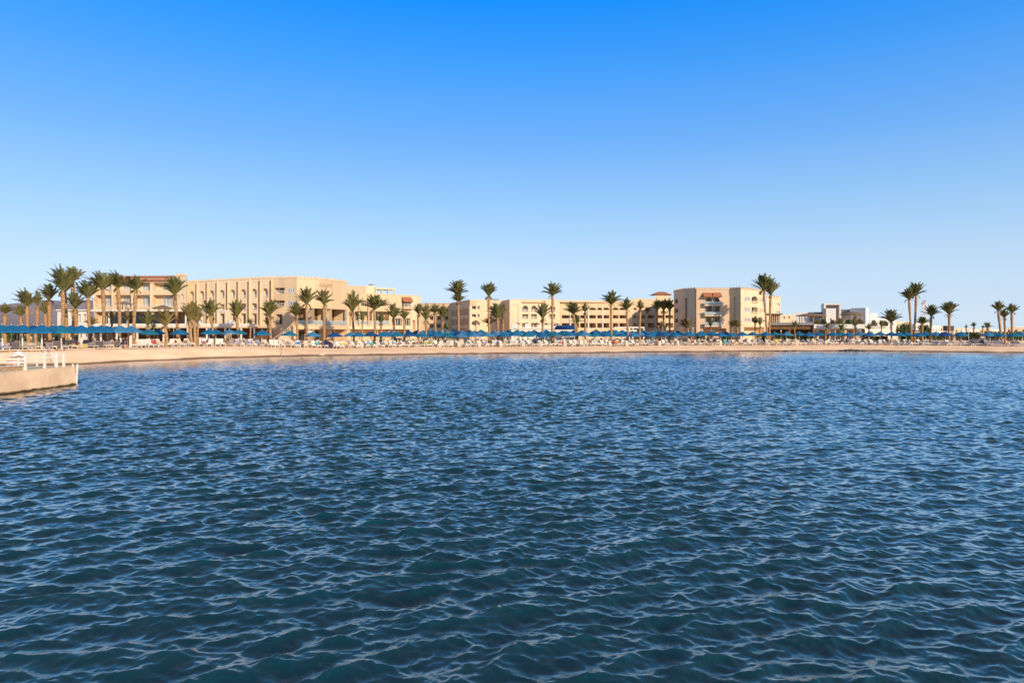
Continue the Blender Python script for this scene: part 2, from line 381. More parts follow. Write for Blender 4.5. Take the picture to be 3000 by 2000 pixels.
def wall(parent, seg, z0, z1, ops, m, name='wall'):
    """wall sheet with recesses: ops = [(u0, u1, v0, v1, depth, arch)]"""
    mb = MB()
    ops = [o for o in ops if o[1] - o[0] > .05 and o[3] - o[2] > .05]
    us = sorted({0.0, seg.L, *[o[0] for o in ops], *[o[1] for o in ops]})
    vs = sorted({z0, z1, *[min(max(o[2], z0), z1) for o in ops], *[min(o[3], z1) for o in ops]})
    for a, b in zip(us[:-1], us[1:]):
        for c, d in zip(vs[:-1], vs[1:]):
            if b - a < 1e-4 or d - c < 1e-4: continue
            um, vm = (a + b) / 2, (c + d) / 2
            if any(o[0] < um < o[1] and o[2] < vm < o[3] for o in ops): continue
            mb.quad(seg.pt(a, c), seg.pt(b, c), seg.pt(b, d), seg.pt(a, d))
    for (u0, u1, v0, v1, dep, arch) in ops:
        P = lambda u, v, o=0.0: seg.pt(u, v, o)
        mb.quad(P(u0, v0), P(u0, v1), P(u0, v1, -dep), P(u0, v0, -dep))
        mb.quad(P(u1, v1), P(u1, v0), P(u1, v0, -dep), P(u1, v1, -dep))
        mb.quad(P(u0, v1), P(u1, v1), P(u1, v1, -dep), P(u0, v1, -dep))
        mb.quad(P(u1, v0), P(u0, v0), P(u0, v0, -dep), P(u1, v0, -dep))
        mb.quad(P(u0, v0, -dep), P(u1, v0, -dep), P(u1, v1, -dep), P(u0, v1, -dep))
        if arch:
            h = min((u1 - u0) / 2, (v1 - v0) * .6); um = (u0 + u1) / 2; r = (u1 - u0) / 2; n = 8
            for sgn in (-1, 1):
                arc = [(um + sgn * r * cos(pi / 2 * i / n), v1 - h + h * sin(pi / 2 * i / n)) for i in range(n + 1)]
                cu = um + sgn * r
                for (a, b), (c, d) in zip(arc[:-1], arc[1:]):
                    mb.quad(P(cu, v1, .004), P(a, b, .004), P(c, d, .004))
                    mb.quad(P(a, b, .004), P(c, d, .004), P(c, d, -.35), P(a, b, -.35))
    return mb.build(name, m, parent)
def window(parent, seg, u0, u1, v0, v1, off, pane_m=None, bars=2, frame_m=None, name='window'):
    """framed window: frame is the part, its pane a sub-part"""
    w = 0.09; mb = MB(); fm = frame_m or white_paint
    seg.box(mb, u0, u1, v1 - w, v1, off, off + .07); seg.box(mb, u0, u1, v0, v0 + w, off, off + .07)
    for i in range(bars + 1):
        uc = u0 + w / 2 + (u1 - u0 - w) * i / bars
        seg.box(mb, uc - w / 2, uc + w / 2, v0 + w, v1 - w, off, off + .066)
    f = mb.build(name, fm, parent)
    g = MB(); g.quad(seg.pt(u0 + .02, v0 + .02, off + .025), seg.pt(u1 - .02, v0 + .02, off + .025), seg.pt(u1 - .02, v1 - .02, off + .025), seg.pt(u0 + .02, v1 - .02, off + .025))
    g.build('pane', pane_m or glass, f)
    return f
def railing(parent, seg, u0, u1, z, h=0.9, off=0.04, m=None, step=0.35, name='railing', glazed=False):
    mb = MB(); seg.box(mb, u0, u1, z + h - .07, z + h, off - .03, off + .03)
    seg.box(mb, u0, u1, z + .08, z + .12, off - .02, off + .02)
    n = max(2, int((u1 - u0) / step))
    for i in range(n + 1):
        uc = u0 + .03 + (u1 - u0 - .06) * i / n; seg.box(mb, uc - .025, uc + .025, z, z + h - .07, off - .02, off + .02)
    r = mb.build(name, m or white_paint, parent)
    if glazed:
        g = MB(); seg.box(g, u0 + .05, u1 - .05, z + .13, z + h - .1, off - .006, off + .006); g.build('glass_panel', rail_glass, r)
    return r
def body(parent, pts, depth, z0, z1, m, roof_m=None):
    """the back of a building behind its front walls, and its flat roof"""
    P = [np.array(p) for p in pts]; B = [p + np.array([p[0] / p[1] * depth, depth]) for p in P]
    mb = MB(); Q = lambda p, z: (float(p[0]), float(p[1]), z)
    for a, b in zip(B[:-1], B[1:]): mb.quad(Q(b, z0), Q(a, z0), Q(a, z1), Q(b, z1))
    mb.quad(Q(B[0], z0), Q(P[0], z0), Q(P[0], z1), Q(B[0], z1)); mb.quad(Q(P[-1], z0), Q(B[-1], z0), Q(B[-1], z1), Q(P[-1], z1))
    mb.build('rear_wall', m, parent)
    r = MB()
    for a, b, c, d in zip(P[:-1], P[1:], B[1:], B[:-1]): r.quad(Q(a, z1 - .4), Q(b, z1 - .4), Q(c, z1 - .4), Q(d, z1 - .4))
    return r.build('roof', roof_m or cream, parent)
def coping(parent, segs, z, m, h=.18, out=.1, back=.25, merlon=None, name='coping'):
    mb = MB()
    for s in segs: s.box(mb, 0, s.L, z, z + h, out, -back)
    o = mb.build(name, m, parent)
    if merlon:
        for s in segs:
            n = max(1, int(s.L / merlon)); w = s.L / n; z1 = z + h + .003; prof = [(0.0, z1 + .06)]
            for i in range(n):
                u = i * w; prof += [(u + w * .2, z1 + .06), (u + w * .2, z1 + .34), (u + w * .8, z1 + .34), (u + w * .8, z1 + .06)]
            prof += [(s.L, z1 + .06)]
            me_v = []; me_f = []
            for (u, zz_) in prof:
                for o_ in (out - .02, -.2): me_v += [s.pt(u, z1, o_), s.pt(u, zz_, o_)]
            for i in range(len(prof) - 1):
                a, b = 4 * i, 4 * (i + 1)
                if prof[i + 1][0] - prof[i][0] > 1e-6: me_f += [(a, b, b + 1, a + 1), (a + 2, a + 3, b + 3, b + 2), (a + 1, b + 1, b + 3, a + 3)]
                else: me_f += [(a + 1, a + 3, b + 3, b + 1)]
            k = MB(); k.v = me_v; k.f = me_f; k.m = [0] * len(me_f); k.build('battlement', m, parent)
    return o
def clip_ops(l): return [o for o in l if o]

G = 2.2       # ground level round the hotel
# ---------------- left hotel wing: four storeys with balcony bays, tiled roof and a corner tower
b1 = thing('hotel_wing', 'four storey sandy hotel wing with red tiled roof and wide balcony bays', 'hotel', at(400, 1000, 156.51)[:2] + (G,))  # hotel, terrace, restaurant and villa distances and heights scaled about the camera, then baked
s = Seg(276, 156.51, 515, 155.4)
bays = [(279, 329), (335, 386), (393, 441), (448, 512)]
ops = []
for x0, x1 in bays:
    ops.append((*s.px(x0, x1, 828, 851), 1.5, False)); ops.append((*s.px(x0, x1, 864, 898), 1.5, False))
    ops.append((*s.px(x0, x1, 914, 952), 1.6, False))
ops.append((*s.px(280, 511, 966, 1000), 2.0, False))
wall(b1, s, G, 16.488, ops, stucco)
for i, (x0, x1) in enumerate(bays):
    for r, (ya, yb, yr) in enumerate(((831, 851, 846), (868, 898, 890), (918, 952, 952))):
        u0, u1, v0, v1 = s.px(x0 + (x1 - x0) * (.28 if r != 2 else .2), x0 + (x1 - x0) * .8, ya, yb)
        window(b1, s, u0, u1, v0 + .02, v1, -1.49 if r < 2 else -1.59, curtain if r < 2 else glass, 3, name='balcony_door')
        if r < 2:
            a, b, c, d = s.px(x0, x1, ya, yb); railing(b1, s, a + .03, b - .03, c - .02, .55, -.06, white_paint, .5)
for x in (332, 389.5, 444.5, 278): mb = MB(); s.box(mb, s.u(x) - .22 if x > 280 else .03, s.u(x) + .22, s.z(x, 912), s.z(x, 827), 0.003, .35); mb.build('pilaster', stucco_pale, b1)
mb = MB(); za, zb = 15.6, 16.988; u0, u1 = 0, s.L
mb.quad(s.pt(u0, 16.099, .55), s.pt(u1, 16.099, .55), s.pt(u1, 17.265, -1.6), s.pt(u0 + 1, 17.265, -1.6)); mb.quad(s.pt(u0, 16.099, .55), s.pt(u0 + 1, 17.265, -1.6), s.pt(u0 + .6, 16.155, -4))
s.box(mb, u0, u1, 15.955, 16.094, .0, .56)
mb.build('tiled_roof', tile, b1)
body(b1, [s.p0, s.p1], 13, G, 16.488, stucco)
st = Seg(515, 154.51, 546, 153.85)
wall(b1, st, G, 16.988, [(*st.px(528, 538, 862, 878), .3, False), (*st.px(528, 538, 888, 905), .3, False), (*st.px(519, 544, 915, 951), 1.2, False)], stucco_pale, 'tower_wall')
mb = MB(); a = Seg(546, 153.85, 549, 166.5); 
mb.quad(a.pt(0, G), a.pt(a.L, G), a.pt(a.L, 16.988), a.pt(0, 16.988)); a = Seg(515, 166.5, 515, 154.51); mb.quad(a.pt(0, G), a.pt(a.L, G), a.pt(a.L, 16.988), a.pt(0, 16.988))
mb.build('tower_side', stucco_pale, b1)
coping(b1, [st], 16.988, stucco_pale, .16, .12, .5, .75, 'tower_coping')
mb = MB(); c = at(460, 810, 163.17); mb.box(c[0], c[1], 17.265, 4.2, 2.4, .14, 0, 0, .25); mb.box(c[0] - 1.6, c[1], 16.71, .1, 1.8, .9); mb.box(c[0] + 1.6, c[1], 16.71, .1, 1.8, .9)
mb.build('solar_panel', glass, b1)
mb = MB(); c = at(484, 812, 162.06); mb.box(c[0], c[1], 16.932, 2.0, 2.0, 1.1); mb.build('roof_hut', white_wall, b1)

# ---------------- curved hotel front with upright fins
def curve_D(x): return float(np.interp(x, [553, 650, 800, 870, 920, 972, 1018], [157.5, 155.2, 152.0, 150.6, 153.2, 158.2, 165.4]))
ZT = 16.211
b2 = thing('hotel_main_block', 'long curved sandy hotel front with upright fins, joined to the tiled wing', 'hotel', at(780, 1000, 155.4)[:2] + (G,))
fx = [551, 579, 609, 638, 669, 700, 732, 764, 797]
segs = []
tops = []
for i, (xl, xr) in enumerate(zip(fx[:-1], fx[1:])):
    s = Seg(xl, curve_D(xl), xr, curve_D(xr)); segs.append(s); L = s.L
    top = EYE + (HY - float(np.interp((xl + xr) / 2, [553, 650, 800, 870], [827.5, 822, 815, 813]))) / F * s.D((xl + xr) / 2); tops.append(top); q = lambda z: EYE + (z - EYE) * (top - EYE) / (ZT - EYE)
    o = [(L - .88, L - .14, 5.95, top - .55, 1.1, False), (.42, L - 1.02, q(12.048), q(14.046), .8, True), (.42, L - 1.02, q(9.218), q(10.771), .7, False), (.5, L - 1.02, 5.943, 8.496, .8, False), (.1, L - .1, G, 4.944, 1.5, False)]
    wall(b2, s, G, top, o, stucco_pale)
    mb = MB(); s.box(mb, L - .87, L - .15, 5.96, top - .56, -.75, -.69); mb.build('slot_shade_strip', dark_wood, b2)  # dark strip added in the slot as the shadow beside each fin
    window(b2, s, .55, L - 1.12, q(12.104), q(13.658), -.79, curtain, 2, name='balcony_door'); window(b2, s, .55, L - 1.12, q(9.273), q(10.661), -.69, curtain if i % 2 else glass, 2, name='balcony_door')
    window(b2, s, .55, L - 1.12, 5.998, 8.385, -.79, glass, 2, name='glazed_door')
    railing(b2, s, .43, L - 1.03, q(12.07), .5, -.06, white_paint, .4); railing(b2, s, .43, L - 1.03, q(9.24), .5, -.06, white_paint, .4)
for i, x in enumerate(fx):
    s = segs[min(i, len(segs) - 1)]; u = 0.0 if i < len(segs) else s.L
    ft = tops[min(i, len(tops) - 1)]; mb = MB()
    prof = [(0.003, 5.832), (.28, 5.832), (.28, ft - 1.6), (.24, ft - .5), (.20, ft - .05), (.003, ft - .05)]
    A = [s.pt(u - .13, z, o) for o, z in prof]; B = [s.pt(u + .13, z, o) for o, z in prof]
    mb.quad(*A[::-1]); mb.quad(*B)
    for j in range(len(A) - 1): mb.quad(A[j], A[j + 1], B[j + 1], B[j])
    mb.build('fin', stucco_pale, b2)
s4 = Seg(797, curve_D(797), 870, curve_D(870))
o = [(*s4.px(804, 834, 843, 860), 1.5, False), (*s4.px(804, 834, 880, 897), 1.5, False), (*s4.px(842, 865, 844, 858), .08, False), (*s4.px(842, 865, 880, 896), .08, False),
     (*s4.px(808, 828, 920, 950), 1.2, False)]
wall(b2, s4, G, ZT, o, stucco)
for x0, x1, ya, yb in ((810, 829, 844, 860), (810, 829, 881, 897)): window(b2, s4, *s4.px(x0, x1, ya, yb), -1.49, glass, 2, dark_wood, 'balcony_door')
for x0, x1, ya, yb in ((843, 864, 844.5, 857.5), (843, 864, 880.5, 895.5)): window(b2, s4, *s4.px(x0, x1, ya, yb), -.07, curtain, 3)
for yb in (860, 897): u0, u1, v0, v1 = s4.px(804, 834, 843, yb); railing(b2, s4, u0, u1, v0, .7, .03, white_paint, .35)
window(b2, s4, *s4.px(809, 827, 921, 950), -1.19, glass, 2, name='glazed_door')
plain = []
for xl, xr in ((870, 920), (920, 972), (972, 1018)):
    s = Seg(xl, curve_D(xl), xr, curve_D(xr)); plain.append(s)
    o = [(.05, s.L - .05, 5.888, 9.662, 4.0, False), (.05, s.L - .05, G, 4.944, 3.0, False)]
    wall(b2, s, G, ZT, o, stucco)
    railing(b2, s, .06, s.L - .06, 5.888, 1.05, -.05, white_paint, 1.1, glazed=True)
    for k in range(2):
        u0 = s.L * (.12 + .45 * k); window(b2, s, u0, u0 + s.L * .3, 5.943, 8.829, -3.98, glass, 2, dark_wood, 'glazed_door')
    u0 = s.L * .2; window(b2, s, u0, u0 + s.L * .6, G + .1, 4.611, -2.98, glass, 3, dark_wood, 'glazed_door')
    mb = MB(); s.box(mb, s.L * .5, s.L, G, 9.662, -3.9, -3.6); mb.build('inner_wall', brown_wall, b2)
mb = MB(); s = plain[0]
for sg, x in ((plain[0], 905), (plain[1], 958), (plain[2], 1015), (plain[0], 872)):
    u = sg.u(x); sg.box(mb, u - .16, u + .16, 5.888, 9.662, -.4, -.08); mb.build('veranda_column', white_paint, b2)
for x0, x1, sg in ((936, 954, plain[1]), (957, 971, plain[1])):
    mb = MB(); u0, u1, v0, v1 = sg.px(x0, x1, 832, 840)
    for k in range(7): uu = u0 + (u1 - u0) * k / 6; sg.box(mb, uu - .04, uu + .04, v0, v1, .003, .06)
    for k in range(3): vv = v0 + (v1 - v0) * k / 2; sg.box(mb, u0, u1, vv - .05, vv + .05, .003, .05)
    mb.build('lattice_panel', timber, b2)
for sg, x in ((plain[1], 945), (plain[1], 971), (plain[2], 995)):
    mb = MB(); u = min(sg.u(x), sg.L - .1); sg.box(mb, u - .05, u + .05, 9.717, ZT, .003, .09); mb.build('fold_line_strip', stucco_rose, b2)  # thin strips added to mark the fold lines of the wall
allsegs = segs + [s4] + plain
for q_, z_ in zip(segs, tops): coping(b2, [q_], z_, stucco_pale, .15, .1, .3, .7)
coping(b2, [s4] + plain, ZT, stucco_pale, .15, .1, .3, .7)
for q_, z_ in zip(segs, tops): body(b2, [q_.p0, q_.p1], 14, G, z_, stucco)
body(b2, [q.p0 for q in [s4] + plain] + [plain[-1].p1], 14, G, ZT, stucco)

# ---------------- terrace in front of the wing and the curve
tr = thing('hotel_terrace', 'raised white edged terrace with slim columns before the tiled hotel wing', 'terrace', at(500, 1000, 145.41)[:2] + (G,))
s = Seg(258, 145.41, 746, 143.19)
mb = MB(); s.box(mb, 0, s.L, 5.188, 5.521, 0, -10); mb.build('floor_slab', cream, tr)
mb = MB(); s.box(mb, 0, s.L, 5.532, 6.11, 0, -.15); mb.build('parapet', white_wall, tr)
cs = Seg(266, 145.41, 546, 144.3)
mb = MB(); cs.box(mb, 0, cs.L, 8.718, 9.073, .3, -9); mb.build('canopy_roof', white_wall, tr)
for x in (318, 373, 430, 489, 543): mb = MB(); u = cs.u(x); cs.box(mb, u - .12, u + .12, 6.115, 8.712, -.3, -.06); mb.build('column', white_paint, tr)
for x in (262, 293, 340, 400, 477, 548, 604, 658, 705, 743): mb = MB(); u = s.u(x); s.box(mb, u - .13, u + .13, G - .3, 5.183, -.45, -.15); mb.build('column', white_paint, tr)
mb = MB(); s.box(mb, 0, s.L, G - .4, 5.177, -7.5, -7.8); mb.build('shaded_back_wall', brown_wall, tr)  # brown tone carries the shade under the terrace slab
for x in (280, 305, 345, 365, 405, 452, 500, 525): mb = MB(); u = cs.u(x); cs.box(mb, u - .7, u + .7, 5.554, 8.274, -6.6, -6.7); mb.build('dark_door', glass, tr)
mb = MB()
for x0, x1 in ((560, 588), (664, 700)): u0, u1 = s.u(x0), s.u(x1); s.box(mb, u0, u1, 6.121, 6.72, -.04, -.10)
mb.build('balustrade', white_paint, tr)
wp = Seg(592, 145.97, 664, 145.19)
pg = thing('terrace_pergola', 'white square framed pergola on the terrace below the fins', 'pergola', at(628, 955, 145.41)[:2] + (5.521,))
mb = MB(); wp.box(mb, 0, wp.L, 8.718, 8.94, .1, -4); mb.build('roof_frame', white_paint, pg)
for u in (.1, wp.L * .36, wp.L * .66, wp.L - .1): mb = MB(); wp.box(mb, u - .1, u + .1, 6.121, 8.718, 0, -.2); mb.build('post', white_paint, pg)
def gazebo(x0, x1, yap, D, z, label, m=gz_cloth):
    a = at((x0 + x1) / 2, yap, D); r = (x1 - x0) / 2 / F * D; h = EYE - (yap - HY) / F * D
    t = thing('gazebo', label, 'gazebo', (a[0], D, z), 'gazebos on the hotel terrace')
    mb = MB(); mb.tube([(a[0], D, h - r * .38), (a[0], D, h - r * .30), (a[0], D, h)], [r, r * .93, .06], 10); mb.build('roof', m, t)
    for k in range(4): mb = MB(); q = pi / 4 + k * pi / 2; mb.bar((a[0] + r * .75 * cos(q), D + r * .75 * sin(q), z), (a[0] + r * .75 * cos(q), D + r * .75 * sin(q), h - r * .34), .14); mb.build('post', dark_wood, t)
gazebo(340, 388, 882, 152, 9.073, 'dark tented gazebo on the terrace roof beside the slim third palm')
gazebo(447, 506, 893, 151, 9.073, 'wide brown thatched gazebo on the terrace roof before the corner tower', thatch)

# stairs down to the beach beside the terrace
sc_ = thing('stone_staircase', 'sandy stone staircase with a sloping white handrail between terrace and veranda', 'staircase', at(830, 1000, 144.3)[:2] + (2.0,))
ss = Seg(798, 143.19, 868, 144.3); mb = MB(); n = 14
for i in range(n): ss.box(mb, i * .16 + .4, 3.4, 2.0 + i * .17, 2.0 + (i + 1) * .17 - .004, 0 - i * .02, -2.2)
mb.build('steps', cream, sc_)
mb = MB(); ss.box(mb, 3.41, ss.L, 2.0, 5.6, -.2, -4); mb.build('side_wall', stucco, sc_)
mb = MB(); A_, B_ = ss.pt(-.1, 5.9, .1), ss.pt(3.0, 3.4, .1)
mb.bar(ss.pt(0.2, 2.9, .12), ss.pt(3.3, 5.3, .12), .06); [mb.bar(ss.pt(.4 + k * .9, 2.1 + k * .62, .12), ss.pt(.4 + k * .9, 3.0 + k * .69, .12), .05) for k in range(4)]
mb.build('handrail', white_paint, sc_)

# ---------------- stepped wing right of the curve
b3 = thing('stepped_hotel_wing', 'stepped sandy hotel wing with roof pergola and small red tiled balcony', 'hotel', at(1120, 1000, 172.05)[:2] + (G,))
s = Seg(1018, 165.5, 1206, 178.71); Z3 = 13.769
o = [(*s.px(1115, 1131, 880, 898), .8, False), (*s.px(1058, 1072, 880, 897), .7, False), (*s.px(1178, 1203, 880, 900), .9, False), (*s.px(1040, 1090, 912, 951), 2.5, False), (*s.px(1094, 1140, 912, 951), 2.0, False),
     (*s.px(1160, 1177, 932, 954), .6, False), (*s.px(1188, 1202, 932, 954), .6, False), (*s.px(1026, 1200, 965, 990), 2.5, False), (*s.px(1140, 1152, 923, 926), .2, False)]
wall(b3, s, G, Z3, o, stucco)
for (x0, x1, ya, yb, d) in ((1117, 1130, 882, 898, .79), (1059, 1071, 882, 897, .69), (1181, 1200, 882, 900, .89), (1160.5, 1176.5, 933, 954, .59), (1188.5, 1201.5, 933, 954, .59), (1050, 1066, 918, 951, 2.49), (1100, 1120, 918, 951, 1.99)):
    window(b3, s, *s.px(x0, x1, ya, yb), -d, glass, 2)
for x0, x1 in ((1040, 1090), (1094, 1140)): u0, u1, v0, v1 = s.px(x0, x1, 936, 951); railing(b3, s, u0, u1, v0, 1.0, .02, white_paint, 1.0, glazed=True)
for x in (1025, 1050, 1077):
    u = s.u(x); mb = MB(); prof = [(0.003, 5.832), (.6, 5.832), (.6, 12.27), (.2, Z3 - .1), (.003, Z3 - .1)]
    A = [s.pt(u - .14, z, o_) for o_, z in prof]; B = [s.pt(u + .14, z, o_) for o_, z in prof]; mb.quad(*A[::-1]); mb.quad(*B)
    for j in range(len(A) - 1): mb.quad(A[j], A[j + 1], B[j + 1], B[j])
    mb.build('fin', stucco, b3)
u0, u1, v0, v1 = s.px(1176, 1205, 870, 883); mb = MB(); mb.quad(s.pt(u0, v0, 1.0), s.pt(u1, v0, 1.0), s.pt(u1, v1, .02), s.pt(u0, v1, .02)); s.box(mb, u0, u1, v0 - .14, v0 - .005, .02, 1.0); mb.build('tiled_canopy', tile, b3)
u0, u1, v0, v1 = s.px(1176, 1205, 899, 905); mb = MB(); s.box(mb, u0, u1, v0, v1, .01, 1.0); bb = mb.build('balcony', stucco_rose, b3); railing(b3, s, u0, u1, v1, .8, .95, white_paint, .3)
mb = MB(); s.box(mb, 0, s.L, 5, 5.832, .003, .35); mb.build('string_course', stucco_pale, b3)
s2 = Seg(1206, 178.71, 1232, 181.49); wall(b3, s2, G, Z3, [(*s2.px(1208, 1217, 937, 975), 1, True)], stucco_pale)
coping(b3, [s, s2], Z3, stucco_pale, .15)
body(b3, [s.p0, s.p1, s2.p1], 12, G, Z3, stucco)
up = Seg(1016, 169.83, 1073, 172.05); mb = MB()
wall(b3, up, 13.047, 15.878, [], stucco_rose, 'upper_wall'); body(b3, [up.p0, up.p1], 8, 13.047, 15.878, stucco_rose)
up2 = Seg(1073, 172.27, 1102, 173.72); wall(b3, up2, 13.047, 15.933, [], stucco_pale, 'upper_wall'); body(b3, [up2.p0, up2.p1], 8, 13.047, 15.933, stucco)
mb = MB(); ps = Seg(1100, 173.16, 1158, 176.49); ps.box(mb, 0, ps.L, 15.156, 15.6, 0, -4)
for k in range(4): uc = .15 + k * (ps.L - .3) / 3; ps.box(mb, uc - .12, uc + .12, 13.158, 15.156, 0, -.25); ps.box(mb, uc - .12, uc + .12, 13.158, 15.156, -3.7, -3.95)
ps.box(mb, 0, ps.L, 13.269, 13.713, 0, -.1); mb.build('roof_pergola', stucco_pale, b3)
mb = MB(); mb.quad(up2.pt(.3, 16.111, .2), up2.pt(up2.L, 16.111, .2), up2.pt(up2.L * .6, 16.544, -1.5)); mb.build('roof_cap', tile, b3)

# ---------------- rear wing with its end turned from the sun
b4 = thing('rear_hotel_wing', 'low sandy hotel wing set back, its long side in shade behind the two tier palm', 'hotel', at(1310, 990, 201.4)[:2] + (G,))
Z4 = 13.192
s = Seg(1226, 216.24, 1322, 215.18); o = []
for xa in (1256, 1278, 1300):
    for ya, yb in ((905, 914), (925, 937), (948, 960)): o.append((*s.px(xa, xa + 13, ya, yb), 1.0, False))
wall(b4, s, G, Z4, o, stucco)
for q in o: window(b4, s, q[0] + .1, q[1] - .1, q[2] + .02, q[3] - .1, -.99, glass, 2)
sh = Seg(1322, 215.18, 1376, 192.39); o = []
for k in range(8):
    for za in (9.906, 7.044, 4.2): o.append((.9 + k * 2.75, 2.7 + k * 2.75, za - .7, za + 1.1, .8, False))
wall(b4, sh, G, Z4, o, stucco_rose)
for q in o: window(b4, sh, q[0] + .1, q[1] - .1, q[2] + .02, q[3] - .1, -.79, glass, 2, dark_wood)
coping(b4, [s, sh], Z4, stucco_rose, .2)
s6 = Seg(1376, 192.28, 1472, 195.04); o = []
for ya, yb in ((896, 906), (920, 929), (944, 953)): o += [(*s6.px(1383, 1395, ya, yb), .9, False), (*s6.px(1398.5, 1405, ya, yb), .5, False)]
wall(b4, s6, G, Z4, o, stucco_pale)
for q in o: window(b4, s6, q[0] + .08, q[1] - .08, q[2] + .02, q[3] - .06, -q[4] + .01, glass, 1)
u0, u1 = s6.u(1376.5), s6.u(1395); mb = MB(); s6.box(mb, .02, u1, 11.761, Z4, .003, .12); mb.build('panel', stucco_rose, b4)
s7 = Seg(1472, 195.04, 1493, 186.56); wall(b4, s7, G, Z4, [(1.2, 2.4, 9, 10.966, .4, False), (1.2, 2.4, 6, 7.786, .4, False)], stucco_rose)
coping(b4, [s6], Z4, stucco_pale, .2)
body(b4, [s.p0, s.p1], 10, G, Z4, stucco); body(b4, [s6.p0, s6.p1, s7.p1], 14, G, Z4, stucco)
mb = MB(); c = at(1450, 876, 201.4); mb.box(c[0], 201.4, 13.775, 2.2, 1.2, .12, 0, 0, .3); mb.build('solar_panel', grey_metal, b4)

# ---------------- long middle front with arched balconies
b5 = thing('arched_hotel_front', 'long sandy hotel front with arched balconies and a small tiled roof turret', 'hotel', at(1700, 990, 201.4)[:2] + (G,))
s = Seg(1493, 186.56, 1640, 192.39); Z5 = 13.086; o = []; cols = [(1530, 1548), (1556, 1573), (1609, 1627)]
for x0, x1 in cols: o += [(*s.px(x0, x1, 895, 913), 1.2, True), (*s.px(x0, x1, 920, 934), 1.2, False), (*s.px(x0, x1, 946, 962), 1.2, False)]
wall(b5, s, G, Z5, o, stucco_pale)
for q in o: window(b5, s, q[0] + .25, q[1] - .5, q[2] + .02, q[3] - .35, -1.19, glass, 2, name='balcony_door'); railing(b5, s, q[0], q[1], q[2], .55, -.05, white_paint, .35)
u0, u1, v0, v1 = s.px(1529, 1596, 884.5, 887.5); mb = MB(); s.box(mb, u0, u1, v0, v1, .003, .35); s.box(mb, u1 - .3, u1, v1, v1 + .5, .003, .3); mb.build('timber_rail', timber, b5)
t2 = Seg(1640, 193.45, 1852, 199.0); t3 = Seg(1852, 200.5, 1982, 214.0); o = []; o3 = []; bx = [(1646, 1669), (1672, 1697), (1700, 1721), (1726, 1746), (1750, 1764), (1767, 1785), (1796, 1812), (1815, 1835), (1856, 1866), (1870, 1892), (1895, 1918), (1922, 1945), (1950, 1972)]
for x0, x1 in bx:
    sg, ol = (t2, o) if x0 < 1850 else (t3, o3); arch = 1720 < x0 < 1870
    ol += [(*(sg.px(x0, x1, 901, 908) if arch else sg.px(x0 + 2, x1 - 2, 903, 906)), 1.2, arch), (*sg.px(x0, x1, 923, 932.5), 2.0, False), (*sg.px(x0, x1, 946, 960), 2.0, False)]
o = [q for q in o if q[3] - q[2] > .4]; o3 = [q for q in o3 if q[3] - q[2] > .4]; Z5b = 14.0
wall(b5, t2, G, Z5, o, stucco); wall(b5, t3, G, Z5b, o3, stucco)
for sg, ol in ((t2, o), (t3, o3)):
    for q in ol: window(b5, sg, q[0] + .2, q[1] - .4, q[2] + .02, q[3] - .15, -q[4] + .01, glass, 2, dark_wood, name='balcony_door')
mb = MB(); t2.box(mb, 0, t2.L, 7.362, 7.521, .003, .1); t2.box(mb, 0, t2.L, 9.376, 9.503, .003, .1); mb.build('string_course', stucco_pale, b5)
for x in (1670.5, 1723.5, 1765.5, 1790): mb = MB(); u = t2.u(x); t2.box(mb, u - .16, u + .16, G, 10.966, .003, .25); mb.build('pilaster', white_wall, b5)
coping(b5, [s, t2], Z5, stucco_pale, .2); coping(b5, [t3], Z5b, stucco_pale, .2)
body(b5, [s.p0, s.p1, t2.p1], 14, G, Z5, stucco); body(b5, [t3.p0, t3.p1], 12, G, Z5b, stucco)
tu = Seg(1918, 216.0, 1964, 216.0)
wall(b5, tu, 11, 16.0, [], stucco_pale, 'turret_wall'); body(b5, [tu.p0, tu.p1], 4.5, 11, 16.0, stucco)
mb = MB(); A = tu.pt(-.5, 16.0, .5); B = tu.pt(tu.L + .5, 16.0, .5); C_ = tu.pt(tu.L + .9, 16.0, -5); D_ = tu.pt(-.9, 16.0, -5); E = tu.pt(tu.L * .3, 17.1, -2); F_ = tu.pt(tu.L * .7, 17.1, -2)
mb.quad(A, B, F_, E); mb.quad(B, C_, F_); mb.quad(D_, A, E); mb.quad(C_, D_, E, F_); mb.quad(D_, C_, B, A); mb.build('turret_roof', tile, b5)

# ---------------- right hotel block
b8 = thing('right_hotel_block', 'four storey rosy hotel block with stacked balconies under a red tiled canopy and crenellated top', 'hotel', at(2130, 1000, 180.88)[:2] + (G,))
Z8 = 15.448
f1 = Seg(1974, 190.4, 2004, 182.07); o = [(*f1.px(1977, 1986, 875, 888), .5, True), (*f1.px(1977, 1986, 904, 916), .5, False), (*f1.px(1977, 1986, 933, 944), .5, False)]
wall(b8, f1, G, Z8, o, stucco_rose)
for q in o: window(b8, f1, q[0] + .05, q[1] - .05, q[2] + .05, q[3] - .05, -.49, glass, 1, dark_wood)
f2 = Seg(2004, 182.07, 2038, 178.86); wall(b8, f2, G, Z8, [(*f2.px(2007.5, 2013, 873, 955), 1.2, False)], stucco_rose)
f3 = Seg(2038, 178.86, 2137, 179.45); o = []
for ya, yb in ((872, 893), (896, 922), (927, 952)): o += [(*f3.px(2067, 2086, ya, yb), 1.4, ya < 880), (*f3.px(2088, 2109, ya, yb), 1.4, ya < 880)]
o.append((*f3.px(2060, 2128, 962, 990), 2, False))
wall(b8, f3, G, Z8, o, stucco_rose)
for q in o[:-1]: window(b8, f3, q[0] + .12, q[1] - .12, q[2] + .02, q[3] - .35, -1.39, glass, 2, name='balcony_door')
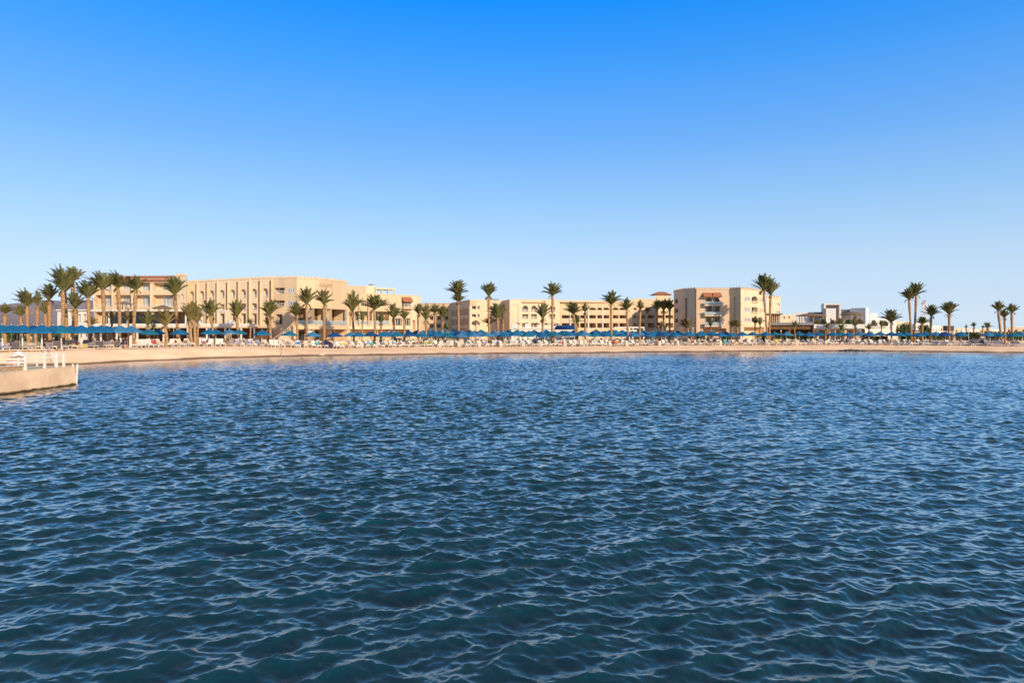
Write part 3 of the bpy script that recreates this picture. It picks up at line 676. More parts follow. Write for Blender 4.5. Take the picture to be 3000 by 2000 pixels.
for yy in (892.5, 922.5, 953):
    u0, u1, v0, v1 = f3.px(2060, 2110, yy, yy + 4); mb = MB(); f3.box(mb, u0, u1, v0, v1, .005, 1.25); mb.build('balcony', cream, b8); railing(b8, f3, u0, u1, v1, .85, 1.2, grey_metal, .5, glazed=True)
u0, u1, v0, v1 = f3.px(2056, 2110, 857, 868); mb = MB(); um = (u0 + u1) / 2
for a, b in ((u0, um - .1), (um + .1, u1)): mb.quad(f3.pt(a, v0, 1.5), f3.pt(b, v0, 1.5), f3.pt(b, v1, .03), f3.pt(a + .3, v1, .03)); mb.quad(f3.pt(a, v0 - .02, 1.5), f3.pt(a + .3, v1, .03), f3.pt(a, v0 - .02, .03))
f3.box(mb, u0, u1, v0 - .2, v0 - .01, .02, 1.5); mb.build('tiled_canopy', tile, b8)
mb = MB(); f3.box(mb, -.12, .12, G, Z8, .003, .22); mb.build('drainpipe', brown_wall, b8)
f4 = Seg(2137, 179.45, 2170, 176.72); wall(b8, f4, G, Z8, [(*f4.px(2150, 2156, 870, 950), .3, False)], stucco)
f5 = Seg(2170, 176.72, 2243, 188.61); o = []
for k, (ya, yb) in enumerate(((868, 883), (900, 914), (930, 944))):
    o += [(*f5.px(2202, 2220, ya, yb), 1.2, k == 0), (*f5.px(2181, 2198, ya, yb), .12, k == 0)]
    for xs in (2225, 2231, 2236.5): o.append((*f5.px(xs, xs + 3.2, ya + 5, yb + 1), .3, False))
o.append((*f5.px(2180, 2240, 958, 990), 2.5, False))
wall(b8, f5, G, Z8, o, stucco_pale)
for q in o[:-1]: window(b8, f5, q[0] + .04, q[1] - .04, q[2] + .03, q[3] - .03, -q[4] + .01, curtain if abs(q[4] - .12) < .01 else glass, 1 if q[4] == .3 else 2)
for k, yb in enumerate((883, 914)): u0, u1, v0, v1 = f5.px(2201, 2221, yb, yb + 3); mb = MB(); f5.box(mb, u0, u1, v0, v1, .004, .35); mb.build('sill', stucco_pale, b8)
coping(b8, [f1, f2, f3, f4, f5], Z8, stucco_rose, .18, .1, .3, .8)
body(b8, [f1.p0, f1.p1, f2.p1, f3.p1, f4.p1, f5.p1], 13, G, Z8, stucco)
f6 = Seg(2246, 190.4, 2287, 192.78); o = [(*f6.px(2272, 2285, 888, 896), .3, True), (*f6.px(2272, 2285, 912, 918), .3, False), (*f6.px(2255, 2284, 922, 953), 3.0, False)]
wall(b8, f6, G, 13.901, o, stucco_pale, 'end_wall'); body(b8, [f6.p0, f6.p1], 9, G, 13.901, stucco); coping(b8, [f6], 13.901, stucco_pale, .15, .1, .3, .8, 'end_coping')
for q in o[:2]: window(b8, f6, q[0] + .04, q[1] - .04, q[2] + .03, q[3] - .03, -.29, curtain, 3)
for x in (2258, 2264, 2270, 2276, 2281): mb = MB(); u = f6.u(x); f6.box(mb, u - .17, u + .17, 6.047, 9.141, -.5, -.15); mb.build('column', timber, b8)
mb = MB(); f6.box(mb, 0, f6.L, 9.141, 9.439, .003, .8); mb.build('pergola_beam', dark_wood, b8)

# ---------------- low beach restaurant along the right block
rs = thing('beach_restaurant', 'low flat roofed beach restaurant with dark open front below the white villa', 'restaurant', at(2400, 990, 188.02)[:2] + (G,))
r1 = Seg(2252, 188.02, 2382, 186.83); r2 = Seg(2382, 186.83, 2532, 185.64); r3 = Seg(2532, 185.64, 2616, 190.4)
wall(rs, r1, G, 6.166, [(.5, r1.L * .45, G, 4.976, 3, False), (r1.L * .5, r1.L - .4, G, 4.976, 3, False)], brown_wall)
wall(rs, r2, G, 6.106, [(1.6, r2.L * .30, G, 4.798, 3, False), (r2.L * .34, r2.L * .62, G, 4.798, 3, False), (r2.L * .66, r2.L * .8, G, 4.798, 3, False)], cream)
wall(rs, r3, G, 5.452, [(1.2, 3.4, 2.239, 4.381, .5, False)], white_wall)
for sg, d, z in ((r1, .6, 6.166), (r2, .8, 6.106), (r3, .4, 5.452)): mb = MB(); sg.box(mb, 0, sg.L - .01, z - (.9 if sg is r2 else 0), z + (.3 if sg is not r1 else .7), d, .003 if sg is r2 else -.5); mb.build('eave', white_wall if sg is not r1 else grey_metal, rs)
body(rs, [r1.p0, r1.p1, r2.p1, r3.p1], 9, G, 5.452, cream)
for k in range(5): mb = MB(); u = r2.L * .05 + k * r2.L * .185; r2.box(mb, u - .15, u + .15, G, 4.798, .3, .6); mb.build('column', timber, rs)
mb = MB(); 
for k in range(9): r3.box(mb, .2 + k * .75, .3 + k * .75, 5.452 + .23, 5.928, .5, -2.5)
mb.build('pergola_slat', white_paint, rs)
# ---------------- white villa with a square gate tower
vl = thing('white_villa', 'white flat roofed villa with an open square tower, behind the beach restaurant', 'villa', at(2450, 960, 213.9)[:2] + (G,))
v0_ = Seg(2288, 197.8, 2332, 198.95); wall(vl, v0_, G, 9.33, [(*v0_.px(2294, 2300, 926, 934), .4, False), (*v0_.px(2309, 2314, 926, 934), .4, False)], cream, 'low_wall'); body(vl, [v0_.p0, v0_.p1], 6, G, 9.33, cream)
v1_ = Seg(2326, 216.2, 2416, 213.9); wall(vl, v1_, G, 10.48, [(*v1_.px(2356, 2360, 926, 940), .5, False), (*v1_.px(2372, 2410, 926, 942), 2, False)], villa_white); body(vl, [v1_.p0, v1_.p1], 10, G, 10.48, villa_white)
v2_ = Seg(2463, 213.9, 2540, 211.6); wall(vl, v2_, G, 11.285, [(*v2_.px(2470, 2533, 924, 944), 2.5, False)], villa_white); body(vl, [v2_.p0, v2_.p1], 10, G, 11.285, villa_white)
mb = MB(); v2_.box(mb, 0, v2_.L, 9.905, 11.285, .003, .5); v1_.box(mb, v1_.L * .5, v1_.L, 9.675, 10.48, .003, .5); mb.build('grey_fascia', grey_metal, vl)
tw = Seg(2414, 211.6, 2464, 210.45); mb = MB()
tw.box(mb, 0, .55, G, 13.125, 0, -4.2); tw.box(mb, tw.L - .5, tw.L, G, 13.183, .0, -4.6); tw.box(mb, .56, tw.L - .51, 12.607, 13.125, -.02, -4.2); tw.box(mb, .56, tw.L - .51, G, 12.596, -3.6, -4.1)
mb.build('tower_frame', villa_white, vl)
wall(vl, Seg(2420, 209.99, 2449, 209.76), G, 11.515, [(1.0, 1.75, G + 3.0, G + 6.3, .4, True)], villa_white, 'tower_front'); mb = MB(); Seg(2420, 209.99, 2449, 209.76).box(mb, 0, 2.63, G, 11.515, -.45, -2.2); mb.build('tower_core', stucco_rose, vl)
pq = Seg(2536, 207, 2548, 208.15); mb = MB(); pq.box(mb, 0, .45, G, 11.515, 0, -5); pq.box(mb, .46, pq.L, G, 11.63, -.3, -5); mb.build('pier_wall', villa_white, vl)
for xa, xb, yy, D in ((2549, 2571, 917, 216), (2571.5, 2601, 931, 218.5), (2601.5, 2626, 941, 221)):
    q = Seg(xa, D, xb, D); wall(vl, q, G, EYE - (yy - HY) / F * D, [(q.L * .3, q.L * .5, 4.6, 5.765, .3, False)], villa_white, 'annex_wall'); body(vl, [q.p0, q.p1], 7, G, EYE - (yy - HY) / F * D, villa_white)
def pavilion(x0, x1, yap, yev, D, label):
    a = at((x0 + x1) / 2, yap, D); r = (x1 - x0) / 2 / F * D; zt = a[2]; ze = EYE - (yev - HY) / F * D
    t = thing('thatched_pavilion', label, 'pavilion', (a[0], D, 6.34), 'thatched pavilions before the white villa')
    mb = MB(); mb.tube([(a[0], D, ze), (a[0], D, ze + .25), (a[0], D, (zt + ze) / 2 + .2), (a[0], D, zt)], [r, r * .97, r * .5, .08], 14); mb.build('thatch_roof', thatch, t)
    for k in range(6): q = k * pi / 3 + .3; mb = MB(); mb.bar((a[0] + r * .8 * cos(q), D + r * .8 * sin(q), 5.8), (a[0] + r * .8 * cos(q), D + r * .8 * sin(q), ze + .1), .16); mb.build('post', timber, t)
pavilion(2335, 2418, 917, 926, 202, 'low brown thatched pavilion on the roof terrace, on the hotel side of the white tower')
pavilion(2464, 2530, 913, 923, 202, 'peaked brown thatched pavilion on the roof terrace before the villa grey fascia')
# ------------------------------------------------------------------ palms
frond_m = mat('palm_frond', (0.10, 0.105, 0.028), 0.65, (0.19, 0.155, 0.05), 1.6, 5, spec=0.35)
frond_dry = mat('sunburnt_palm_frond', (0.16, 0.13, 0.04), 0.7, (0.24, 0.165, 0.06), 1.5, 5, spec=0.3)
dead_m = mat('dead_palm_frond', (0.26, 0.17, 0.08), 0.8, (0.18, 0.11, 0.05), 2.0, 4)
frond_green = mat('fresh_palm_frond', (0.10, 0.15, 0.02), 0.6, (0.20, 0.21, 0.03), 1.5, 4, spec=0.35)
trunk_m = mat('palm_trunk', (0.46, 0.27, 0.13), 0.95, (0.28, 0.155, 0.07), 2.2, 6, spec=0.1, bump=0.8, bscale=5, stretch=(1, 1, 2.2))
def az_left(a): return cos(a) < -.3
def crown_mesh(name, style, seed):
    """palm crown of height 1 and width 1 above the top of its trunk"""
    r = random.Random(seed); mb = MB()
    n = dict(vase=40, fan=42, swept=44, thin=22)[style]
    tips = []
    for i in range(n):
        f = (i + .5) / n; az = i * 2.39996 + r.uniform(-.35, .35)
        if r.random() < .17: continue
        if style == 'vase': e0 = 89 - 36 * f ** .8; bend = 10 + 34 * f + r.uniform(-8, 8); ln = 1.08 - .20 * f
        elif style == 'fan': e0 = 88 - 50 * f; bend = 14 + 40 * f + r.uniform(-9, 9); ln = 1.05 - .12 * f
        elif style == 'thin': e0 = 86 - 42 * f; bend = 18 + 42 * f + r.uniform(-10, 10); ln = 1.0 - .1 * f
        else: e0 = 88 - 42 * f; bend = 14 + 36 * f + r.uniform(-8, 8); ln = 1.08 - .15 * f
        ln *= r.uniform(.74, 1.10); steps = 9
        p = Vector((cos(az) * .02, sin(az) * .02, -.01)); pts = [p.copy()]; wind = .30 if style == 'swept' else (.08 if style != 'thin' else .05)
        for k in range(steps):
            t = (k + .5) / steps; e = R(e0 - bend * t ** 1.5)
            d = Vector((cos(az) * cos(e), sin(az) * cos(e), sin(e))); d.x -= wind * 2.2 * t * (.4 if az_left(az) else 1.0); d.normalize()
            p = p + d * (ln / steps); pts.append(p.copy())
        tips.append(pts)
        mb.tube(pts, [.013 - .0012 * k for k in range(len(pts))], 3, 0, False)
        m_ = 26
        for k in range(m_):
            t = .2 + .8 * k / m_; q = t * steps; a = min(int(q), steps - 1); u = q - a
            c = pts[a].lerp(pts[a + 1], u); d = (pts[a + 1] - pts[a]).normalized()
            side = d.cross(Vector((0, 0, 1))); side = side.normalized() if side.length > .05 else Vector((-sin(az), cos(az), 0))
            up = side.cross(d)
            ll = .22 * (sin(pi * min(1, .12 + .86 * t)) ** .6 + .15) * r.uniform(.8, 1.15)
            for sg in (-1, 1):
                v = (side * sg * .62 + d * .85 + up * .34).normalized(); v.x -= wind * .8; v.normalize()
                w = d * .020; e_ = c + v * ll - Vector((0, 0, ll * .10))
                mid = c + v * ll * .5
                mb.quad(c - w * .6, c + w * .6, mid + w * .9, mid - w * .9); mb.quad(mid - w * .9, mid + w * .9, e_)
    for i in range(r.choice((3, 5, 7)) if style != 'thin' else 2):
        az = r.uniform(0, 2 * pi); p = Vector((0, 0, .03)); pts = [p.copy()]
        for k in range(5): e = R(10 - 24 * k); p = p + Vector((cos(az) * cos(e), sin(az) * cos(e), sin(e))) * .085; pts.append(p.copy())
        for a_, b_ in zip(pts[:-1], pts[1:]):
            for sg in (-1, 1): d_ = (b_ - a_); sd_ = Vector((-sin(az), cos(az), 0)) * sg * .05; mb.quad(a_, b_, b_ + sd_ - Vector((0, 0, .05)), a_ + sd_ * .8 - Vector((0, 0, .04)), mi=1)
    V = np.array(mb.v); zmax = np.percentile(V[:, 2], 99.5); x0, x1 = np.percentile(V[:, 0], [.5, 99.5]); w = x1 - x0
    V[:, 2] /= zmax; V[:, 0] /= w; V[:, 1] /= w
    mb.v = [tuple(a) for a in V]
    me = mb.mesh(name, [frond_m, dead_m]); return me
CROWN = {(st, k): crown_mesh('palm_crown_leaves', st, 10 * k + len(st)) for st in ('vase', 'fan', 'swept', 'thin') for k in range(5)}
def palm(xb, xt, ycb, ytop, wpx, D, style, label, mtl=None, boss=1.0, tr=0.30, group='date palms along the resort beach', s=None):
    loc = on_ground(xb, D); a = at(xt, ycb, D); rr = random.Random(int(xb * 7 + ytop))
    t = thing('date_palm', label, 'palm tree', loc, group)
    h = a[2] - loc[2]; n = 12; pts = []; rad = []
    lean = a[0] - loc[0]
    for k in range(n + 1):
        f = k / n; pts.append((loc[0] + lean * f ** 1.3 + .10 * sin(f * 5 + xb) * f * (1 - f) * 2, D + .08 * sin(f * 4 + xb), loc[2] - .25 + (h + .25) * f))
        r_ = tr * (1.18 - .30 * f)
        if f > .70: r_ *= 1 + .42 * boss * sin(pi * min(1, (f - .70) / .30)) ** .7
        if f == 0: r_ *= 1.25
        rad.append(r_ * rr.uniform(.95, 1.05))
    rad[-1] = tr * .75
    mb = MB(); mb.tube(pts, rad, 10); mb.build('trunk', trunk_m, t, True)
    me = CROWN[(style, rr.randrange(5))]
    if mtl is not None:
        key = (me.name, mtl.name)
        if key not in CROWN: c2 = me.copy(); c2.materials[0] = mtl; CROWN[key] = c2
        me = CROWN[key]
    o = bpy.data.objects.new('crown', me); COL.objects.link(o); o.parent = t
    H = (ycb - ytop) / F * D; Wd = wpx / F * D
    o.rotation_euler[2] = 0.0 if style == 'swept' else rr.uniform(0, 6.28); o.location = (lean, 0.08 * sin(4 + xb), h - .05); o.scale = (Wd * 1.16, Wd * rr.uniform(1.0, 1.16), H * 1.10)
    return t
DR = frond_dry
PALMS = [
 (15, 15, 918, 890, 36, 122, 'fan', 'short palm above the umbrellas at the pier end, farthest from the tiled wing'),
 (62, 60, 926, 893, 42, 128, 'fan', 'bushy short palm rising before the grey hill by the pier'),
 (84, 80, 898, 849, 58, 112, 'swept', 'windswept palm towering over the first palms above the pier'),
 (105, 109, 897, 853, 24, 113, 'vase', 'narrow crowned palm touching the windswept one above the pier'),
 (136, 131, 920, 884, 32, 130, 'fan', 'low dark palm tucked between taller palms near the pier'),
 (148, 143, 880, 835, 50, 114, 'swept', 'medium palm with stout trunk just before the tallest palm pair'),
 (186, 183, 852, 783, 62, 110, 'swept', 'tallest stout palm with broad ragged crown above the pier'),
 (194, 190, 858, 812, 46, 116, 'vase', 'palm with dark trunk half hidden behind the tallest stout palm'),
 (214, 214, 826, 785, 58, 124, 'swept', 'tall palm with long frond trailing right over the tallest group'),
 (224, 220, 905, 860, 46, 112, 'vase', 'shorter palm leaning beneath the tall trailing palm'),
 (266, 258, 872, 825, 60, 113, 'swept', 'windblown palm standing just before the corner of the tiled wing'),
 (306, 300, 848, 799, 68, 113, 'swept', 'first tall palm across the tiled wing bays'),
 (351, 346, 844, 797, 66, 114, 'swept', 'second tall palm across the tiled wing bays, crown over the roof'),
 (393, 396, 850, 811, 62, 113, 'swept', 'third tall palm across the tiled wing, crown at the red roof edge'),
 (521, 512, 864, 814, 60, 120, 'swept', 'tall palm before the wing corner tower, fronds blown aside', ),
 (328, 328, 944, 911, 26, 124, 'thin', 'small pale palm between first and second tall palms of the wing', DR),
 (376, 376, 942, 905, 34, 122, 'thin', 'small yellowish palm tight beside the third tall palm of the wing', DR),
 (272, 268, 955, 930, 36, 118, 'thin', 'low sprawling palm at the foot of the windblown corner palm', DR),
 (436, 433, 956, 912, 34, 124, 'vase', 'slender palm before the terrace opening under the wide gazebo'),
 (452, 451, 966, 946, 24, 124, 'thin', 'tiny spiky palm rising from behind the beach umbrellas'),
 (489, 484, 957, 908, 54, 108, 'swept', 'stout sandy trunked palm planted on open sand at the front', DR),
 (562, 556, 942, 890, 46, 110, 'vase', 'first stem of the three palm clump on the front sand', DR),
 (571, 568, 938, 886, 44, 111, 'vase', 'middle and tallest stem of the three palm clump', ),
 (577, 579, 948, 893, 36, 110.5, 'thin', 'last stem of the three palm clump, next to the pergola', DR),
 (627, 616, 925, 880, 54, 118, 'swept', 'curved palm in front of the white terrace pergola'),
 (697, 694, 931, 881, 42, 121, 'vase', 'palm before the fins whose crown reaches the second row'),
 (733, 733, 951, 931, 22, 122, 'thin', 'small thin palm with tall stem under the middle fins'),
 (795, 789, 925, 881, 50, 121, 'vase', 'palm at the staircase end of the fins'),
 (788, 784, 952, 932, 30, 123, 'thin', 'low side palm growing against the staircase palm'),
 (872, 867, 926, 886, 42, 119, 'fan', 'shorter palm on the plain curved wall before the veranda'),
 (901, 898, 891, 846, 56, 120, 'swept', 'tall palm across the first veranda column'),
 (949, 950, 892, 847, 58, 121, 'fan', 'tall palm below the lattice panels of the curved front'),
 (1037, 1033, 914, 858, 54, 123, 'vase', 'large full palm at the seam of curve and stepped wing'),
 (1060, 1061, 940, 910, 30, 125, 'thin', 'slim small palm between the two full palms of the stepped wing'),
 (1098, 1097, 907, 867, 64, 124, 'fan', 'wide spreading palm below the roof pergola'),
 (1116, 1116, 946, 916, 28, 126, 'fan', 'round little palm beside the wide spreading palm'),
 (1157, 1153, 932, 892, 48, 128, 'fan', 'palm with outreaching side fronds before the tiled balcony'),
 (1185, 1184, 936, 908, 28, 130, 'vase', 'small palm directly under the red tiled balcony'),
 (1226, 1226, 921, 892, 30, 136, 'vase', 'narrow palm at the outer corner of the stepped wing'),
 (1248, 1248, 939, 894, 32, 134, 'vase', 'upright palm just past the corner of the stepped wing'),
 (1278, 1274, 917, 892, 36, 150, 'fan', 'dark palm against the low rear wing'),
 (1294, 1298, 931, 896, 34, 140, 'fan', 'palm by the shaded wing beside the dark one'),
 (1311, 1311, 967, 948, 22, 140, 'thin', 'tiny fresh palm at the foot of the shaded wing', frond_green),
 (1344, 1341, 864, 824, 58, 142, 'fan', 'very tall two tier palm before the shaded wing'),
 (1433, 1432, 869, 831, 42, 148, 'vase', 'tall slender palm above the plain lit wall'),
 (1436, 1433, 950, 927, 36, 152, 'thin', 'small spreading palm under the tall slender palm'),
 (1461, 1457, 932, 889, 46, 150, 'swept', 'stocky palm at the corner between lit and arched fronts'),
 (1474, 1473, 936, 892, 18, 156, 'vase', 'thin dark palm in the shaded corner recess'),
 (1591, 1590, 934, 892, 40, 152, 'vase', 'middling palm between the second and third arched bays'),
 (1618, 1619, 866, 828, 60, 150, 'fan', 'tall wind combed palm across the third arched bay'),
 (1689, 1680, 920, 887, 56, 158, 'fan', 'spreading palm over the first open balconies of the long front'),
 (1694, 1688, 948, 925, 36, 159, 'fan', 'low dense palm below the spreading palm of the long front'),
 (1714, 1714, 915, 888, 24, 160, 'vase', 'narrow palm beside the spreading palm of the long front'),
 (1791, 1791, 892, 855, 52, 152, 'fan', 'tall orange trunked palm in the middle of the long front'),
 (1840, 1836, 907, 875, 42, 158, 'fan', 'palm above the white beach pergola'),
 (1873, 1876, 907, 881, 28, 162, 'fan', 'small headed palm past the white beach pergola'),
 (1896, 1897, 914, 899, 26, 166, 'fan', 'low palm standing in the shade of the long front'),
 (1923, 1925, 909, 878, 34, 164, 'fan', 'first dark palm under the roof turret'),
 (1944, 1944, 911, 879, 30, 165, 'vase', 'second dark palm under the roof turret'),
 (1962, 1962, 910, 878, 30, 166, 'vase', 'dark palm touching the shaded end of the rosy block'),
 (1943, 1941, 957, 939, 22, 150, 'thin', 'small sandy palm in front of the dark turret palms', DR),
 (2024, 2014, 962, 932, 42, 139, 'swept', 'shaggy yellow palm before the rosy block corner', DR),
 (2082, 2082, 957, 932, 20, 148, 'thin', 'thin palm in front of the stacked balconies'),
 (2148, 2144, 957, 936, 28, 142, 'fan', 'first of two short palms between balconies and arched windows', DR),
 (2160, 2160, 958, 937, 26, 141, 'fan', 'second of two short palms, nearer the arched windows', DR),
 (2212, 2212, 950, 927, 24, 143, 'thin', 'sparse palm beneath the arched windows of the rosy block', DR),
 (2226, 2226, 955, 930, 24, 144, 'thin', 'sparse palm by the foot of the tall twin palms', DR),
 (2248, 2237, 852, 808, 56, 145, 'swept', 'taller of the twin palms at the rosy block end'),
 (2253, 2258, 864, 822, 40, 146, 'vase', 'shorter of the twin palms at the rosy block end'),
 (2330, 2328, 960, 939, 26, 141, 'thin', 'dry little palm before the restaurant dark front', DR),
 (2425, 2424, 962, 946, 24, 142, 'thin', 'withered palm on a bare brown trunk before the restaurant', DR),
 (2466, 2466, 968, 948, 30, 144, 'thin', 'small leafy palm under the middle of the restaurant', frond_green),
 (2506, 2505, 958, 924, 28, 140, 'thin', 'dry tall palm before the peaked pavilion', DR),
 (2545, 2545, 967, 948, 26, 143, 'thin', 'grey dry palm at the end wall of the restaurant', DR),
 (2583, 2582, 957, 939, 26, 139, 'thin', 'small brown palm before the slatted white pergola', DR),
 (2612, 2611, 944, 909, 58, 146, 'fan', 'round crowned palm standing free past the villa'),
 (2671, 2663, 878, 844, 42, 146, 'vase', 'leaning lower palm of the tall pair past the villa'),
 (2679, 2684, 866, 829, 50, 147, 'fan', 'upright higher palm of the tall pair past the villa'),
 (2702, 2702, 950, 929, 36, 150, 'fan', 'bushy bright green fan palm by the lattice mast', frond_green),
 (2726, 2728, 926, 895, 44, 145, 'fan', 'slim palm next to the lattice mast'),
 (2780, 2781, 921, 887, 44, 146, 'vase', 'lone slim palm with arching side frond before the dark hoarding'),
 (2935, 2924, 912, 884, 30, 141, 'vase', 'first of three last palms, trunk leaning out'),
 (2944, 2943, 932, 907, 28, 142, 'vase', 'shortest middle one of the three last palms'),
 (2965, 2965, 916, 890, 34, 142, 'vase', 'last upright palm of the three at the far shore end'),
]
for p in PALMS:
    p = list(p); mt = p.pop() if len(p) == 9 else None
    dw = float(from_shore(p[0], 0)[1]); p[5] = max(p[5], dw + 16 + (p[0] * 7 % 5)) if p[0] not in (489, 562, 571, 577) else dw + 11 + (p[0] % 3) * .8
    far = p[0] > 600
    if 1890 < p[0] < 1970 and p[3] < 930: p[5] = 197 + (p[0] % 3)
    palm(*p, mtl=mt, boss=0.85 if p[3] < 900 else .25, tr=(.255 if p[0] < 600 else .25) * (.62 if p[6] == 'thin' else 1.0) * (.95 if far else 1))
# the two tier palm carries a second, lower crown of its own
tt = [o for o in SC.objects if o.get('label', '').startswith('very tall two tier')][0]
o = bpy.data.objects.new('lower_crown', CROWN[('fan', 1)]); COL.objects.link(o); o.parent = tt; q = tt.location[1]
o.location = (0.0, 0, EYE - (886 - HY) / F * q - tt.location[2]); o.scale = (44 / F * q, 44 / F * q, 34 / F * q)
for x, yt, yb, w, D, lab in ((2853, 944, 958, 18, 330, 'far fan palm with flat top among the distant houses'), (2893, 944, 962, 24, 300, 'far loose palm between distant houses and the last three palms'),
                             (2879, 953, 962, 9, 340, 'far tiny palm beside the loose distant palm'), (2831, 951, 962, 8, 360, 'far lone dark shrubby palm on the distant skyline')):
    palm(x, x, yb, yt, w, D, 'fan', lab, tr=.35, group='palms among the distant houses')
# bushes
bush_m = mat('bush_leaf', (0.045, 0.075, 0.014), 0.7, (0.09, 0.115, 0.02), 1.2, 4)
def bush(name, x, D, w, h, label, cat='bush', n=2200, group=None, m=bush_m):
    loc = on_ground(x, D); t = thing(name, label, cat, loc, group); r = random.Random(int(x)); mb = MB()
    lobes = [(r.uniform(-.32, .32) * w, r.uniform(-.3, .3) * w, r.uniform(.35, .68) * h, r.uniform(.28, .42)) for _ in range(9)]
    for i in range(n):
        lx, ly, lz, lr = lobes[i % 9]; d = Vector((r.gauss(0, 1), r.gauss(0, 1), r.gauss(0, 1))).normalized(); q = r.uniform(.75, 1.05)
        p = Vector((loc[0] + lx + d.x * lr * w * q, loc[1] + ly + d.y * lr * w * q, max(loc[2] + .05, loc[2] + lz + d.z * lr * h * q)))
        a = Vector((r.gauss(0, 1), r.gauss(0, 1), r.gauss(0, 1))).normalized() * r.uniform(.12, .26); b = d.cross(a).normalized() * a.length * .7
        mb.quad(p - a, p + b, p + a, p - b)
    mb.build('foliage', m, t)
    mb = MB(); mb.tube([(loc[0], loc[1], loc[2] - .1), (loc[0], loc[1], loc[2] + h * .5)], [.12, .07], 6); mb.build('stem', trunk_m, t)
bush('round_bush', 2654, 176, 4.4, 5.0, 'large clipped round green bush behind the umbrellas past the villa')
bush('round_bush', 2712, 178, 3.0, 4.4, 'smaller green bush beside the bright fan palm')
for x, w, h, lab in ((30, 3.0, 2.6, 'dark green shrub behind the first palms at the pier end'), (48, 2.4, 3.0, 'dense shrub in front of the grey hill'), (122, 3.2, 2.4, 'low shrub behind the umbrella row by the stout palms'), (168, 2.6, 3.3, 'grey green shrub behind the tallest stout palm')):
    bush('garden_shrub', x, 138, w, h, lab, 'shrub', 1500, 'shrubs behind the pier palms')
for x, D, w, h, lab in ((2280, 178, 2.2, 1.3, 'flowering shrub in front of the restaurant dark wing'), (2130, 174, 3.0, 2.2, 'dark leafy shrub at the foot of the stacked balconies'), (2236, 171, 2.6, 2.3, 'bushy planting at the base of the tall twin palms'), (2052, 175, 2.0, 2.1, 'shrub under the rosy block drainpipe')):
    bush('garden_shrub', x, D, w, h, lab, 'shrub', 1100, 'shrubs before the rosy block')

# dry planting along the restaurant roof terrace and hedges behind the far umbrellas
for k, (x, h, m) in enumerate(((2392, 1.5, 'd'), (2412, 1.9, 'g'), (2441, 1.6, 'd'), (2462, 2.2, 'd'), (2484, 1.7, 'g'), (2520, 1.9, 'd'), (2560, 2.0, 'd'), (2592, 1.8, 'g'))):
    D = 188; X = (x - CX) / F * D; t = thing('terrace_shrub', '%s shrub on the restaurant roof terrace, %s counted from the hotel' % ('dry brown' if m == 'd' else 'grey green', 'first second third fourth fifth sixth seventh eighth'.split()[k]), 'shrub', (X, D, 5.9 if x < 2535 else 5.5), 'shrubs on the restaurant roof'); r = random.Random(x); mb = MB(); z0 = t.location[2]
    for i in range(520):
        a = r.uniform(0, 2 * pi); e = r.uniform(.2, 1.4); q = r.uniform(.25, 1) ** .6; p = Vector((X + cos(a) * cos(e) * q * 1.1, D + sin(a) * cos(e) * q * .8, z0 + .15 + sin(e) * q * h)); d = Vector((r.gauss(0, 1), r.gauss(0, 1), r.gauss(0, 1.4))).normalized() * .16; u = d.cross(Vector((r.random(), r.random(), .3))).normalized() * .06
        mb.quad(p - d, p + u, p + d, p - u)
    mb.build('foliage', DR if m == 'd' else bush_m, t); mb = MB(); mb.tube([(X, D, z0 - .2), (X, D, z0 + h * .6)], [.06, .03], 5); mb.build('stem', trunk_m, t)
def hedge(x0, x1, D, h, label):
    A_ = on_ground(x0, D); B_ = on_ground(x1, D); t = thing('garden_hedge', label, 'hedge', A_, 'hedges behind the far umbrellas'); r = random.Random(x0); mb = MB(); L_ = B_[0] - A_[0]
    for i in range(int(L_ * 190)):
        p = Vector((A_[0] + r.uniform(0, L_), D + r.uniform(-.6, .6), A_[2] + r.uniform(0, 1) ** .8 * h * (1 + .12 * sin(i * .01)))); d = Vector((r.gauss(0, 1), r.gauss(0, 1), r.gauss(0, 1))).normalized() * r.uniform(.12, .24); u = d.cross(Vector((r.random(), r.random(), .5))).normalized() * .14
        mb.quad(p - d, p + u, p + d, p - u)
    mb.build('foliage', bush_m, t)
hedge(2640, 2700, 177, 2.1, 'dark clipped hedge at the foot of the leaning tall pair'); hedge(2722, 2790, 181, 1.9, 'dark clipped hedge behind the slim palms'); hedge(2800, 2872, 180, 2.0, 'dark clipped hedge below the skyline palms'); hedge(2886, 3010, 176, 2.2, 'long dark clipped hedge behind the last three palms')
hedge(2290, 2376, 183, 1.5, 'dark leafy strip added for the shaded openings of the restaurant dark wing'); hedge(2534, 2600, 180, 1.3, 'low dark leafy strip added for the shade below the slatted white pergola')  # leafy strips added to darken the restaurant openings
